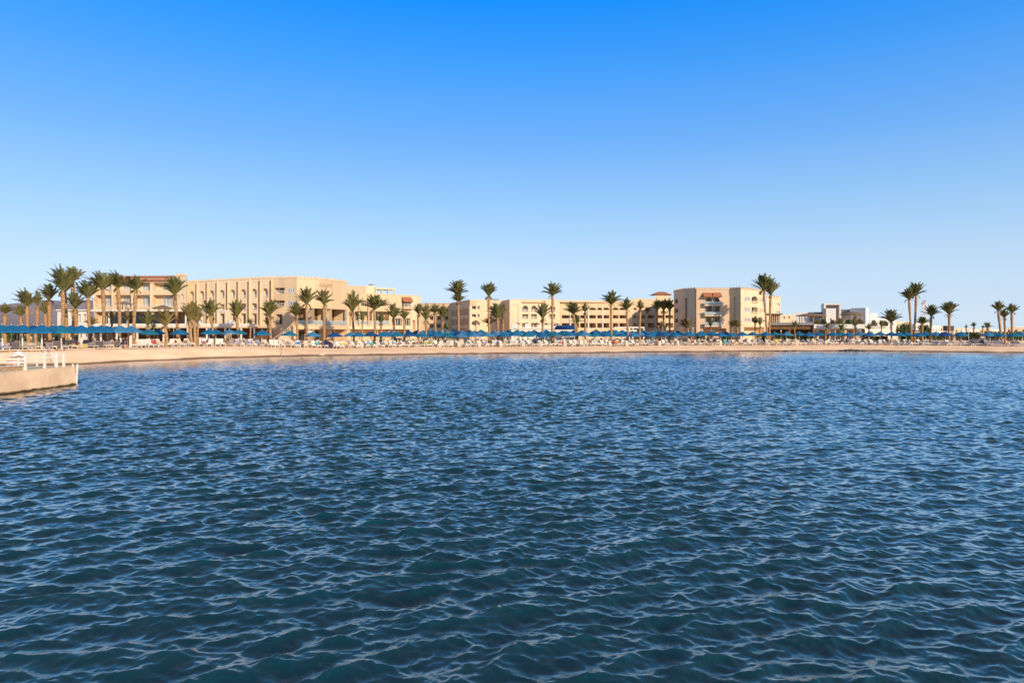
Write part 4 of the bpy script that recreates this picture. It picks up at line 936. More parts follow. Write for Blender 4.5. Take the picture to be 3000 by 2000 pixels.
# ------------------------------------------------------------------ beach furniture
LM = [(-200, 'the pier'), (383, 'the shower post'), (489, 'the front sand palm'), (571, 'the three palm clump'), (669, 'the lifeguard chair'), (795, 'the staircase palm'), (949, 'the lattice panel palm'),
      (1097, 'the wide spreading palm'), (1344, 'the two tier palm'), (1461, 'the stocky palm'), (1618, 'the wind combed palm'), (1791, 'the orange trunked palm'), (1943, 'the turret palms'), (2024, 'the shaggy yellow palm'),
      (2160, 'the short palm pair'), (2250, 'the tall twin palms'), (2425, 'the withered palm'), (2612, 'the round crowned palm'), (2780, 'the lone slim palm'), (2950, 'the last three palms'), (3300, 'the frame edge')]
ORD = 'first second third fourth fifth sixth seventh eighth ninth tenth eleventh twelfth thirteenth fourteenth fifteenth sixteenth seventeenth eighteenth nineteenth twentieth'.split()
COUNT = {}
def where(x, row):
    """which one it is: counted along its row from the last landmark it follows"""
    i = max(k for k in range(len(LM)) if LM[k][0] <= x) if x > LM[0][0] else 0
    key = (row, i); COUNT[key] = COUNT.get(key, -1) + 1
    return ORD[min(COUNT[key], 19)], LM[i][1]
can_a = mat('blue_canvas', (0.012, 0.135, 0.265), 0.75, (0.008, 0.10, 0.22), 1.2, 4, spec=0.2)
can_b = mat('teal_canvas', (0.012, 0.15, 0.22), 0.75, (0.010, 0.115, 0.20), 1.2, 4, spec=0.2)
can_c = mat('faded_blue_canvas', (0.06, 0.20, 0.33), 0.8, (0.035, 0.15, 0.28), 1.2, 4, spec=0.2)
can_d = mat('deep_blue_canvas', (0.010, 0.065, 0.19), 0.75, (0.008, 0.05, 0.15), 1.2, 4, spec=0.2)
CAN = [(can_a, 'bright blue'), (can_b, 'teal blue'), (can_c, 'faded blue'), (can_d, 'deep blue')]
def make_umbrella(m, word):
    t = thing('beach_umbrella', word + ' beach umbrella on a white pole', 'umbrella')
    mb = MB(); n = 8; r = 1.62
    ring = lambda rr, z: [(rr * cos(2 * pi * (k + .5) / n), rr * sin(2 * pi * (k + .5) / n), z) for k in range(n)]
    A, B, C_ = ring(r, 2.12), ring(r * .52, 2.50), ring(.07, 2.92); V = ring(r, 1.97)
    for k in range(n):
        j = (k + 1) % n; mb.quad(A[k], A[j], B[j], B[k]); mb.quad(B[k], B[j], C_[j], C_[k]); mb.quad(V[k], V[j], A[j], A[k])
    mb.quad(*C_)
    c = mb.build('canopy', m, t)
    mb = MB(); mb.tube([(0, 0, -.4), (0, 0, 2.86), (0, 0, 3.02)], [.085, .07, .03], 8); mb.build('pole', white_paint, t)
    mb = MB()
    for k in range(n): a = 2 * pi * (k + .5) / n; mb.bar((.06 * cos(a), .06 * sin(a), 2.45), (.95 * cos(a), .95 * sin(a), 2.33), .035)
    mb.build('ribs', timber, t)
    return t
UMB = [make_umbrella(*c) for c in CAN]; UMB_USED = [False] * 4
def umbrella(x, s, row, ci, sc=1.0, g='blue umbrellas on the beach'):
    loc = from_shore(x, s); o_, l_ = where(x, 'u' + row)
    lab = '%s umbrella, %s row, %s after %s' % (CAN[ci][1], row, o_, l_)
    if not UMB_USED[ci]:
        UMB_USED[ci] = True; t = UMB[ci]; t.location = loc; t.rotation_euler = (0, 0, random.uniform(0, 1)); t['label'] = lab; t['group'] = g; t.scale = (sc,) * 3
        KIDS[t.name] = [(c, list(c.children)) for c in t.children]
    else: t = dup(UMB[ci], loc, random.uniform(0, .8), lab, g, sc)
    t.rotation_euler[0] = random.uniform(-.03, .03); t.rotation_euler[1] = random.uniform(-.03, .03)
    return t
placed = []
def U(x, s, row, sc=1.0, w=(5, 3, 2, 1)):
    ci = random.choices(range(4), w)[0]; placed.append((x, s, row, ci, sc))
for x in (8, 66, 122, 180, 238, 296, 352): U(x, 8.5 + random.uniform(-.3, .3), 'front', 1.22)
for x in (36, 96, 158, 207, 270, 316, 384): U(x, 12.0 + random.uniform(-.5, .5), 'second', 1.2)
for x in (-20, 50, 112, 172, 228, 284, 338): U(x, 15, 'third', 1.15)
for x in (438, 527, 612, 675, 766, 847, 915, 982, 1055, 1120): U(x + random.uniform(-3, 3), 13.0, 'front', 1.03)
for x in (462, 632, 700, 1030, 1090): U(x, 18, 'second', 1.0)
x = 1160
while x < 2090: U(x + random.uniform(-7, 7), 12.6 + random.uniform(-.8, .8), 'front', random.uniform(.97, 1.08)); x += 39
for row, s, a, b, st in (('second', 17.0, 1085, 2100, 36), ('third', 21.5, 1150, 2080, 35), ('fourth', 26, 1200, 2010, 36), ('fifth', 30.5, 1220, 1830, 38)):
    x = a
    while x < b: U(x + random.uniform(-9, 9), s + random.uniform(-.8, .8), row, random.uniform(.97, 1.08)); x += st
for x in (2110, 2142, 2175, 2243, 2305, 2370, 2440, 2485, 2548, 2632, 2690, 2741, 2769, 2815, 2895, 2928, 2970): U(x, 12.8 + random.uniform(-1, 1), 'front', random.uniform(.97, 1.06))
for x in (2078, 2128, 2205, 2270, 2342, 2400, 2462, 2520, 2578, 2612, 2655, 2712, 2900, 2996): U(x, 17.5 + random.uniform(-1, 1), 'second', 1.0)
for p in sorted(placed): umbrella(*p)

# loungers
fab_white = mat('white_lounger_fabric', (0.72, 0.65, 0.54), 0.85, (0.58, 0.51, 0.41), 1.3, 4)
fab_cream = mat('cream_lounger_fabric', (0.64, 0.50, 0.34), 0.85, (0.52, 0.39, 0.26), 1.3, 4)
fab_grey = mat('grey_lounger_fabric', (0.28, 0.26, 0.27), 0.85, (0.20, 0.18, 0.20), 1.3, 4)
fr_white = white_paint
def make_lounger(m, word):
    t = thing('sun_lounger', word + ' sun lounger', 'sun lounger')
    mb = MB(); mb.bar((-.33, -1.0, .34), (-.33, 1.0, .34), .06); mb.bar((.33, -1.0, .34), (.33, 1.0, .34), .06)
    for y in (-.97, -.2, .97): mb.bar((-.33, y, .34), (.33, y, .34), .05)
    for xx in (-.33, .33):
        for y in (-.85, .8): mb.bar((xx, y, .34), (xx, y, 0), .06)
    mb.build('frame', fr_white, t)
    mb = MB(); mb.box(0, -.40, .43, .66, 1.2, .11); mb.build('mattress', m, t)
    mb = MB(); mb.box(0, .52, .74, .66, .98, .11, 0, 0, R(46)); mb.bar((-.28, .86, 1.0), (-.28, .95, .36), .04); mb.bar((.28, .86, 1.0), (.28, .95, .36), .04); mb.build('backrest', m, t)
    return t
LW = [(fab_white, 'white'), (fab_cream, 'cream'), (fab_grey, 'grey')]
LOU = [make_lounger(*l) for l in LW]; LOU_USED = [False] * 3; LPOS = []
def lounger(x, s, row, ci, rz):
    loc = from_shore(x, s); o_, l_ = where(x, 'l' + row); lab = '%s sun lounger, %s row, %s after %s' % (LW[ci][1], row, o_, l_); g = 'sun loungers on the beach'
    if not LOU_USED[ci]:
        LOU_USED[ci] = True; t = LOU[ci]; t.location = loc; t.rotation_euler = (0, 0, rz); t['label'] = lab; t['group'] = g; KIDS[t.name] = [(c, list(c.children)) for c in t.children]
    else: t = dup(LOU[ci], loc, rz, lab, g)
    t.scale = (1.12, 1.08, 1.18)
    LPOS.append((x, s, row, t, lab, rz)); return t
lp = []
def put(x, s, row, w, rzb, jit=.35): lp.append((x, s, row, random.choices((0, 1, 2), w)[0], rzb + random.uniform(-jit, jit)))
x = 398
while x < 2600:
    gap = any(abs(x - q) < 9 for q in (383, 489, 566, 574, 669, 964))
    if not gap: put(x, 10.0 + random.uniform(-.5, .7), 'front', (8, 3, 1) if x < 1900 else (4, 5, 2), 0.15 + (0.5 if x < 1150 else random.choice((-.5, .2, .9))), .45)
    x += random.choice((13, 14, 15, 22))
x = 600
while x < 2560: put(x + random.uniform(-4, 4), 13.6 + random.uniform(-.7, .7), 'second', (3, 3, 4), random.choice((-.9, .2, 1.2)), .6); x += random.choice((19, 21, 26))
x = 1120
while x < 2100: put(x + random.uniform(-4, 4), 18.0 + random.uniform(-.7, .7), 'third', (3, 4, 4), .3, .9); x += 31
x = 10
while x < 370: put(x, 9.2 + random.uniform(-.4, .4), 'front', (2, 3, 5), .9, .5); x += random.choice((22, 30, 36))
x = 2600
while x < 3000: put(x, 10.2 + random.uniform(-.5, .8), 'front', (3, 1, 6), .5, .8); x += random.choice((17, 21, 28))
for q in sorted(lp): lounger(*q)
print('umbrellas', len(placed), 'loungers', len(lp))

# towels laid over the backrests
tw_cols = [('lilac', (0.36, 0.30, 0.42)), ('yellow', (0.70, 0.52, 0.06)), ('red', (0.50, 0.06, 0.05)), ('blue', (0.05, 0.18, 0.50)), ('turquoise', (0.05, 0.42, 0.42)), ('orange', (0.65, 0.22, 0.05)), ('plum', (0.13, 0.06, 0.15)), ('pink', (0.62, 0.30, 0.32)), ('striped brown', (0.30, 0.18, 0.12))]
TWM = {n: mat(n.replace(' ', '_') + '_towel', c, .95, tuple(v * .72 for v in c), 6, 3) for n, c in tw_cols}
tb = MB(); prof = [(-.85, .495), (.12, .495), (.20, .52), (.88, 1.155), (.95, 1.10), (.90, .80)]
for (a, za), (b, zb) in zip(prof[:-1], prof[1:]):
    for k in range(4):
        xa, xb = -.30 + k * .15, -.15 + k * .15; w_ = lambda xx, y: .012 * sin(9 * xx + 5 * y)
        tb.quad((xa, a, za + .012 + w_(xa, a)), (xb, a, za + .012 + w_(xb, a)), (xb, b, zb + .012 + w_(xb, b)), (xa, b, zb + .012 + w_(xa, b)))
TWME = {n: tb.mesh('beach_towel', m) for n, m in TWM.items()}
rt = random.Random(21); picks = rt.sample([q for q in LPOS if q[2] == 'front'], 40) + rt.sample([q for q in LPOS if q[2] == 'second'], 16)
for i, (x, s, row, t, lab, rz) in enumerate(sorted(picks, key=lambda q: q[0])):
    nm = rt.choices([c[0] for c in tw_cols], (7, 5, 3, 3, 2, 3, 4, 3, 3) if x < 2450 else (8, 1, 2, 3, 3, 1, 7, 3, 1))[0]
    o = bpy.data.objects.new('beach_towel', TWME[nm]); COL.objects.link(o); o.location = t.location; o.rotation_euler = (0, 0, rz); o.scale = t.scale
    tag(o, '%s towel on the %s' % (nm, lab), 'towel', 'towels laid on loungers')

# white upright lockers between the front loungers
first = None
for x in (1060, 1108, 1290, 1345, 1405, 1467, 1533, 1584, 1655, 1786, 1836, 1932, 1985, 2110, 2335, 2420):
    loc = from_shore(x, 9.4 + (x % 3) * .4); o_, l_ = where(x, 'lock'); lab = 'white upright beach locker at the front loungers, %s after %s' % (o_, l_)
    if first is None:
        first = t = thing('beach_locker', lab, 'locker', loc, 'white lockers among the loungers'); X, Y, Z = loc
        mb = MB(); mb.box(X, Y, Z + .5, .55, .5, 1.0); mb.build('cabinet', white_wall, t); mb = MB(); mb.box(X, Y, Z + 1.03, .62, .57, .06); mb.build('lid', white_paint, t); mb = MB(); mb.box(X, Y - .262, Z + .5, .46, .02, .86); mb.build('door', cream, t)
    else: dup(first, loc, random.uniform(-.3, .3), lab, 'white lockers among the loungers')
# small side tables and white drink tables
def make_table():
    t = thing('side_table', 'small white side table', 'side table')
    mb = MB(); mb.tube([(0, 0, .44), (0, 0, .48)], .28, 10); mb.build('table_top', white_paint, t)
    mb = MB(); mb.tube([(0, 0, 0), (0, 0, .03), (0, 0, .05), (0, 0, .44)], [.18, .18, .04, .04], 8); mb.build('leg', white_paint, t); return t
TB = make_table(); first = True; x = 420
tabs = []
while x < 2580: tabs.append((x, random.choice((10.6, 11.6)))); x += random.uniform(48, 75)
for x, s in tabs:
    loc = from_shore(x, s); o_, l_ = where(x, 'tab'); lab = 'small round white side table among loungers, %s after %s' % (o_, l_)
    if first: TB.location = loc; TB['label'] = lab; TB['group'] = 'side tables between loungers'; first = False
    else: dup(TB, loc, 0, lab, 'side tables between loungers')

# ------------------------------------------------------------------ single things on the sand
def post(name, x, s, h, r, m, label, cat, cap=None):
    loc = from_shore(x, s); mb = MB(); mb.tube([(loc[0], loc[1], loc[2] - .2), (loc[0], loc[1], loc[2] + h)], [r, r * .8], 8)
    return loc, mb
# beach shower
loc = from_shore(383, 8.2); t = thing('beach_shower', 'white beach shower post with broad base at the end of the pier umbrellas', 'shower', loc)
mb = MB(); mb.box(loc[0], loc[1], loc[2] + 1.0, .30, .30, 2.2); mb.build('pillar', white_wall, t)
mb = MB(); mb.box(loc[0], loc[1], loc[2] + .06, 1.2, 1.2, .14); mb.build('base', cream, t)
mb = MB(); mb.tube([(loc[0], loc[1], loc[2] + 2.1), (loc[0], loc[1], loc[2] + 2.35), (loc[0] + .35, loc[1] - .2, loc[2] + 2.35), (loc[0] + .35, loc[1] - .2, loc[2] + 2.22)], [.035, .035, .035, .10], 8); mb.build('shower_head', grey_metal, t)
# lifeguard chair
loc = from_shore(669, 9.6); t = thing('lifeguard_chair', 'tall wooden lifeguard ladder chair on the front sand', 'chair', loc); X, Y, Z = loc
for a in (-1, 1):
    for b in (-1, 1): mb = MB(); mb.bar((X + a * .62, Y + b * .55, Z - .1), (X + a * .38, Y + b * .35, Z + 1.6), .10); mb.build('leg', timber, t)
mb = MB(); mb.box(X, Y, Z + 1.62, .9, .8, .08); mb.build('seat', timber, t)
mb = MB(); [mb.box(X, Y + .38, Z + 1.85 + k * .2, .85, .05, .12) for k in range(3)]; [mb.bar((X + a * .4, Y + .42, Z + 1.6), (X + a * .4, Y + .42, Z + 2.4), .07) for a in (-1, 1)]; mb.build('backrest', timber, t)
mb = MB(); [mb.bar((X - .55 + .05 * k, Y - .53 + .04 * k, Z + .25 + k * .32), (X + .55 - .05 * k, Y - .53 + .04 * k, Z + .25 + k * .32), .07) for k in range(5)]; mb.build('rungs', timber, t)
# grey bin
loc = from_shore(655, 11.5); X, Y, Z = loc; t = thing('waste_bin', 'dark grey square waste bin behind the lifeguard chair', 'bin', loc)
mb = MB(); mb.tube([(X, Y, Z), (X, Y, Z + 1.05)], [.40, .50], 4); mb.build('bin_body', mat('grey_plastic', (.07, .08, .09), .5, (.05, .055, .06), 3), t); mb = MB(); mb.box(X, Y, Z + 1.10, .82, .82, .09); mb.build('lid', grey_metal, t)
# covered boat-like dome of dark canvas
navy = mat('navy_canvas', (0.045, 0.035, 0.075), .8, (.03, .025, .05), 3, 4)
def dome(name, x, s, w, d, h, m, label, cat, group=None):
    loc = from_shore(x, s); X, Y, Z = loc; mb = MB(); n, k = 16, 6
    for i in range(k):
        f0, f1 = i / k, (i + 1) / k; z0, z1 = h * sin(f0 * pi / 2), h * sin(f1 * pi / 2); r0, r1 = cos(f0 * pi / 2), max(cos(f1 * pi / 2), .01)
        for j in range(n):
            a, b = 2 * pi * j / n, 2 * pi * (j + 1) / n; sq = lambda q: (abs(cos(q)) ** .7 * (1 if cos(q) > 0 else -1), abs(sin(q)) ** .7 * (1 if sin(q) > 0 else -1))
            (ca, sa), (cb, sb) = sq(a), sq(b); mb.quad((X + w * r0 * ca, Y + d * r0 * sa, Z + z0), (X + w * r0 * cb, Y + d * r0 * sb, Z + z0), (X + w * r1 * cb, Y + d * r1 * sb, Z + z1), (X + w * r1 * ca, Y + d * r1 * sa, Z + z1))
    t = thing(name, label, cat, loc, group); mb.build('cover', m, t, True)
    mb = MB(); [mb.bar((X + a * w * .9, Y - d * .3, Z - .05), (X + a * w * .97, Y - d * .5, Z + .18), .06) for a in (-1, 1)]; mb.build('peg', timber, t); return t
dome('covered_stack', 962, 10.4, 1.05, .9, 1.25, navy, 'dark navy tarpaulin mound over stacked things beside the white loungers', 'tarpaulin')
# shade screens of grey cloth among the pier umbrellas and the far end
scr_m = [mat('grey_screen_cloth', (.10, .085, .10), .9, (.15, .13, .14), 2, 4), mat('mauve_screen_cloth', (.20, .16, .20), .9, (.26, .21, .24), 2, 4), mat('sandy_screen_cloth', (.48, .38, .28), .9, (.4, .31, .22), 2, 4)]
def screen(x, s, w, h, rz, ci, label, group):
    loc = from_shore(x, s); X, Y, Z = loc; t = thing('windbreak', label, 'windbreak', loc, group); c, q = cos(rz), sin(rz); n = 8; mb = MB()
    for k in range(n):
        a, b = -w / 2 + w * k / n, -w / 2 + w * (k + 1) / n; ya, yb = .12 * sin(3 * a), .12 * sin(3 * b); sag = lambda v: h - .12 * sin(pi * (v / w + .5)) ; P = lambda u, y, z: (X + u * c - y * q, Y + u * q + y * c, Z + z)
        mb.quad(P(a, ya, .12), P(b, yb, .12), P(b, yb, sag(b)), P(a, ya, sag(a)))
    mb.build('cloth', scr_m[ci], t)
    for u in (-w / 2, w / 2): mb = MB(); mb.bar((X + u * c, Y + u * q, Z - .2), (X + u * c, Y + u * q, Z + h + .15), .07); mb.build('post', timber, t)
for i, (x, w, h, ci) in enumerate(((44, 1.7, 1.3, 0), (88, 1.9, 1.15, 2), (116, 1.3, 1.2, 0), (143, 1.5, 1.1, 1), (166, 1.2, 1.4, 0), (262, 1.6, 1.2, 1), (290, 1.8, 1.2, 0), (318, 1.5, 1.15, 1), (345, 1.4, 1.2, 0))):
    o_, l_ = where(x, 'scr'); screen(x, 8.2 + (i % 3) * .5, w, h, .3 * (i % 3 - 1), ci, '%s low cloth windbreak on the timber ledge, %s from the pier' % (('dark grey', 'mauve', 'sandy')[ci], o_), 'windbreaks behind the timber ledge')
for i, (x, w, h, ci) in enumerate(((2560, 2.6, 1.1, 1), (2590, 2.2, 1.0, 0), (2660, 2.8, 1.1, 0), (2700, 2.2, 1.0, 1), (2755, 2.4, 1.0, 1), (2850, 2.6, 1.1, 0), (2866, 2.2, 1.6, 0), (2905, 2.8, 1.2, 1), (2975, 2.6, 1.1, 0))):
    o_, l_ = where(x, 'scr'); screen(x, 11.4 + (i % 3) * .6, w, h, .4 * (i % 3 - 1), ci, '%s cloth windbreak at the far beach end, %s after %s' % (('dark grey', 'mauve', 'sandy')[ci], o_, l_), 'windbreaks at the far beach end')
# lighter bamboo hut counter and yellow sofa
yl = mat('yellow_cushion', (.62, .50, .16), .85, (.50, .40, .13), 3, 3)
def sofa(x, s, label, m):
    loc = from_shore(x, s); X, Y, Z = loc; t = thing('beach_sofa', label, 'sofa', loc); mb = MB(); mb.box(X, Y, Z + .3, 1.3, .8, .24); mb.build('seat', m, t); mb = MB(); mb.box(X, Y + .42, Z + .55, 1.3, .16, .45); mb.build('backrest', m, t)
    for a in (-1, 1): mb = MB(); mb.box(X + a * .72, Y, Z + .4, .13, .9, .56); mb.build('armrest', m, t)
    mb = MB(); [mb.box(X + a * .55, Y + b * .33, Z + .08, .09, .09, .2) for a in (-1, 1) for b in (-1, 1)]; mb.build('feet', dark_wood, t)
sofa(236, 8.4, 'yellow cushioned beach sofa on the ledge under the pier umbrellas', yl)
# timber ledge along the bank top
a0, a1 = from_shore(-60, 6.3), from_shore(348, 6.3)
led = thing('timber_ledge', 'long low timber ledge on posts along the bank by the pier', 'ledge', from_shore(140, 6.3)); k = 26
xs = [-60 + (408) * i / k for i in range(k + 1)]; P = [from_shore(x, 6.3) for x in xs]; mb = MB()
for i in range(k):
    p, q = Vector(P[i]), Vector(P[i + 1]); dx = (q - p).normalized(); n = Vector((dx.y, -dx.x, 0)) * .9; z = Vector((0, 0, .22)); d = Vector((0, 0, -.12))
    mb.quad(p + z, p + z + n, q + z + n, q + z); mb.quad(p + z + n, p + z + n + d, q + z + n + d, q + z + n); mb.quad(p + z + d, q + z + d, q + z + d + n, p + z + d + n)
mb.build('boards', cream, led)
for i in range(0, k, 2): p = Vector(P[i]) + Vector((.3, -.7, 0)); mb = MB(); mb.box(p.x, p.y, p.z - .25, .16, .16, .66); mb.build('post', timber, led)
# thin poles and lamps
def lamp(x, ytop, D, label, m=grey_metal, r=.06, head=True):
    D = max(D, float(from_shore(x, 14.5)[1])); loc = on_ground(x, D); a = at(x, ytop, D); t = thing('lamp_post', label, 'lamp post', loc); mb = MB(); mb.tube([(loc[0], loc[1], loc[2] - .2), (loc[0], loc[1], a[2])], [r, r * .6], 8); mb.build('pole', m, t)
    if head: mb = MB(); mb.bar((a[0], a[1], a[2]), (a[0] - .9, a[1], a[2] + .12), .07); mb.box(a[0] - 1.0, a[1], a[2] + .1, .6, .25, .12); mb.build('lamp_head', m, t)
    else: mb = MB(); mb.tube([(a[0], a[1], a[2] - .1), (a[0], a[1], a[2] + .25)], [.12, .16], 8); mb.build('lamp_head', white_paint, t)
lamp(1518, 895, 179, 'slim grey lamp post with side arm before the arched front', r=.09)
lamp(1722, 972, 146, 'thin white pole lamp among the middle umbrellas', white_paint, .07, False)
lamp(509, 958, 118, 'thin pale pole lamp between front sand palm and tower', white_paint, .05, False)
lamp(2030, 962, 138, 'white pole lamp beside the shaggy yellow palm', white_paint, .08, False)
lamp(2288, 970, 140, 'white pole lamp past the tall twin palms', white_paint, .08, False)
lamp(1106, 958, 128, 'thin white pole lamp by the wide spreading palm', white_paint, .06, False)
lamp(2838, 968, 144, 'white pole lamp at the far beach end', white_paint, .08, False)
# white beach pergola and white terrace wall in the middle
pg = thing('beach_pergola', 'white beach pergola with square posts behind the middle umbrellas', 'pergola', on_ground(1845, 184)); q = Seg(1800, 184, 1888, 183)
mb = MB(); q.box(mb, 0, q.L, 5.33, 5.68, .1, -3); mb.build('roof_frame', white_paint, pg)
mb = MB(); q.box(mb, q.L * .12, q.L * .75, 4.45, 4.85, -.2, -.3); mb.build('sign_board', white_paint, pg)
for u in (.15, q.L * .5, q.L * .62, q.L * .86, q.L - .15): mb = MB(); q.box(mb, u - .14, u + .14, 1.9, 5.325, 0, -.28); mb.build('post', white_paint, pg)
tw_ = thing('white_terrace', 'white walled terrace with dark parasols before the arched bays', 'terrace', on_ground(1570, 181)); q = Seg(1498, 180, 1688, 182)
mb = MB(); q.box(mb, 0, q.L, 1.9, 5.45, 0, -.3); q.box(mb, 0, q.L, 5.1, 5.16, .3, 0.003); mb.build('front_wall', white_wall, tw_)
mb = MB(); q.box(mb, 0, q.L, 4.8, 5.0, -.31, -5); mb.build('floor', cream, tw_)
for k, x in enumerate((1503, 1540, 1580, 1612)): mb = MB(); u = q.u(x); q.box(mb, u, u + 1.5, 5.01, 6.5, -1.2, -1.4); mb.build('white_screen', white_wall, tw_)
prs = mat('dark_purple_canvas', (.055, .04, .07), .85, (.04, .03, .05), 2)
for i, (x, yy, w) in enumerate(((1517, 945, 24), (1543, 945, 22), (1572, 945, 32), (1600, 946, 20), (1632, 947, 26))):
    D = 183; a = at(x, yy, D); r = w / 2 / F * D; t = thing('terrace_parasol', 'dark purple parasol on the white terrace, %s counted from the lamp post' % ORD[i], 'parasol', (a[0], D, 5.0), 'dark parasols on the white terrace')
    mb = MB(); mb.tube([(a[0], D, a[2] - .42), (a[0], D, a[2])], [r, .05], 8); mb.build('canopy', prs, t); mb = MB(); mb.tube([(a[0], D, 5.0), (a[0], D, a[2])], .05, 6); mb.build('pole', white_paint, t)
D = 176; a = at(1655, 953, D); t = thing('bar_tent', 'broad flat blue beach bar tent above the white terrace end', 'tent', on_ground(1655, 176)); g0 = t.location[2]
mb = MB(); w = 2.7
mb.quad((a[0] - w, D - 2, 5.15), (a[0] + w, D - 2, 5.15), (a[0] + w * .8, D, 6.0), (a[0] - w * .8, D, 6.0)); mb.quad((a[0] + w, D + 2, 5.15), (a[0] - w, D + 2, 5.15), (a[0] - w * .8, D, 6.0), (a[0] + w * .8, D, 6.0))
mb.quad((a[0] - w, D + 2, 5.15), (a[0] - w, D - 2, 5.15), (a[0] - w * .8, D, 6.0)); mb.quad((a[0] + w, D - 2, 5.15), (a[0] + w, D + 2, 5.15), (a[0] + w * .8, D, 6.0)); mb.quad((a[0] - w, D - 2, 4.9), (a[0] + w, D - 2, 4.9), (a[0] + w, D - 2, 5.15), (a[0] - w, D - 2, 5.15))
mb.build('roof', can_d, t)
for aa in (-1, 1):
    for b in (-1, 1): mb = MB(); mb.bar((a[0] + aa * w * .95, D + b * 1.9, g0 - .1), (a[0] + aa * w * .95, D + b * 1.9, 5.15), .1); mb.build('post', white_paint, t)
mb = MB(); mb.box(a[0], D - 1.6, g0 + .55, w * 1.7, .5, 1.1); mb.build('counter', white_wall, t)
# brown thatched parasol near the lit wall
D = 168; a = at(1394, 937, D); g_ = on_ground(1394, D); t = thing('thatched_parasol', 'brown thatched parasol on a tall pole before the plain lit wall', 'parasol', g_)
mb = MB(); mb.tube([(a[0], D, a[2] - .95), (a[0], D, a[2] - .5), (a[0], D, a[2])], [1.15, .9, .06], 12); mb.build('thatch', thatch, t); mb = MB(); mb.tube([(a[0], D, g_[2] - .2), (a[0], D, a[2] - .3)], .13, 8); mb.build('pole', timber, t)
# white parasols
for x, yy, D, w, lab in ((905, 966, 142, 26, 'white parasol peeping over the blue umbrellas below the veranda'), (1146, 966, 158, 22, 'cream round parasol under the stepped wing arcade'), (2455, 1000, 148, 0, '')):
    if not lab: continue
    g_ = on_ground(x, D); a = at(x, yy, D); r = w / 2 / F * D; t = thing('white_parasol', lab, 'parasol', g_)
    mb = MB(); mb.tube([(a[0], D, a[2] - .6), (a[0], D, a[2] - .25), (a[0], D, a[2])], [r, r * .6, .04], 8); mb.build('canopy', white_wall, t); mb = MB(); mb.tube([(a[0], D, g_[2] - .1), (a[0], D, a[2])], .045, 6); mb.build('pole', white_paint, t)
# brown gate posts of the restaurant lawn
for x, yt, lab in ((2428, 957, 'tall brown timber post before the restaurant, nearer the hotel'), (2508, 960, 'tall brown timber post before the restaurant, nearer the mast')):
    D = 177; g_ = on_ground(x, D); a = at(x, yt, D); mb = MB(); mb.tube([(g_[0], D, g_[2] - .2), (g_[0], D, a[2])], [.2, .16], 8); t = thing('timber_post', lab, 'post', g_, 'timber posts before the restaurant'); mb.build('shaft', timber, t); mb = MB(); mb.box(g_[0], D, a[2] + .06, .5, .5, .12); mb.build('cap', timber, t)
t = thing('garden_wall', 'sandy wall panel with brown end pier beside the restaurant', 'wall', on_ground(2515, 178)); q = Seg(2506, 178.5, 2534, 178.5)
mb = MB(); q.box(mb, 0, q.L * .72, 2.0, 5.0, 0, -.3); mb.build('panel', stucco_rose, t); mb = MB(); q.box(mb, q.L * .72 + .003, q.L, 2.0, 5.1, .05, -.5); mb.build('end_pier', brown_wall, t)
# rope line and small rocks at the waterline
t = thing('rope_line', 'thin rope line running down the sand to a stake at the waterline', 'rope', from_shore(825, 6)); mb = MB(); pr = from_shore(826, 9); qr = from_shore(824, .2)
mb.tube([(pr[0], pr[1], pr[2] + .35), ((pr[0] + qr[0]) / 2, (pr[1] + qr[1]) / 2, (pr[2] + qr[2]) / 2 + .12), (qr[0], qr[1], qr[2] + .35)], .03, 5); mb.build('rope', dark_wood, t); [(lambda q_: (q_.bar((w_[0], w_[1], w_[2] - .2), (w_[0], w_[1], w_[2] + .5), .08), q_.build('stake', timber, t)))(MB()) for w_ in (pr, qr)]
rock_m = mat('dark_wet_rock', (.06, .045, .035), .6, (.12, .085, .06), 3, 5, bump=.5)
rr = random.Random(5)
for i, (x, s, w) in enumerate(((941, 1.0, .5), (934, 1.3, .35), (2482, .4, .7), (2494, .3, .9), (2512, .3, .8), (2465, .5, .5), (2530, .3, .5), (2278, .4, .4), (2302, .4, .5), (2325, .4, .4))):
    loc = from_shore(x, s); bm = __import__('bmesh').new(); __import__('bmesh').ops.create_icosphere(bm, subdivisions=2, radius=1)
    for v in bm.verts: k_ = 1 + rr.uniform(-.18, .18); v.co = Vector((v.co.x * w * 1.3 * k_, v.co.y * w * k_, v.co.z * w * .38 * k_))
    me = bpy.data.meshes.new('shore_rock'); bm.to_mesh(me); bm.free(); me.materials.append(rock_m if x > 2000 else cream); o = bpy.data.objects.new('shore_rock', me); COL.objects.link(o); o.location = (loc[0], loc[1], loc[2] + w * .1)
    o_, l_ = where(x, 'rock'); tag(o, '%s flat rock at the waterline, %s after %s' % ('dark wet' if x > 2000 else 'sandy', o_, l_), 'rock', 'rocks at the waterline')
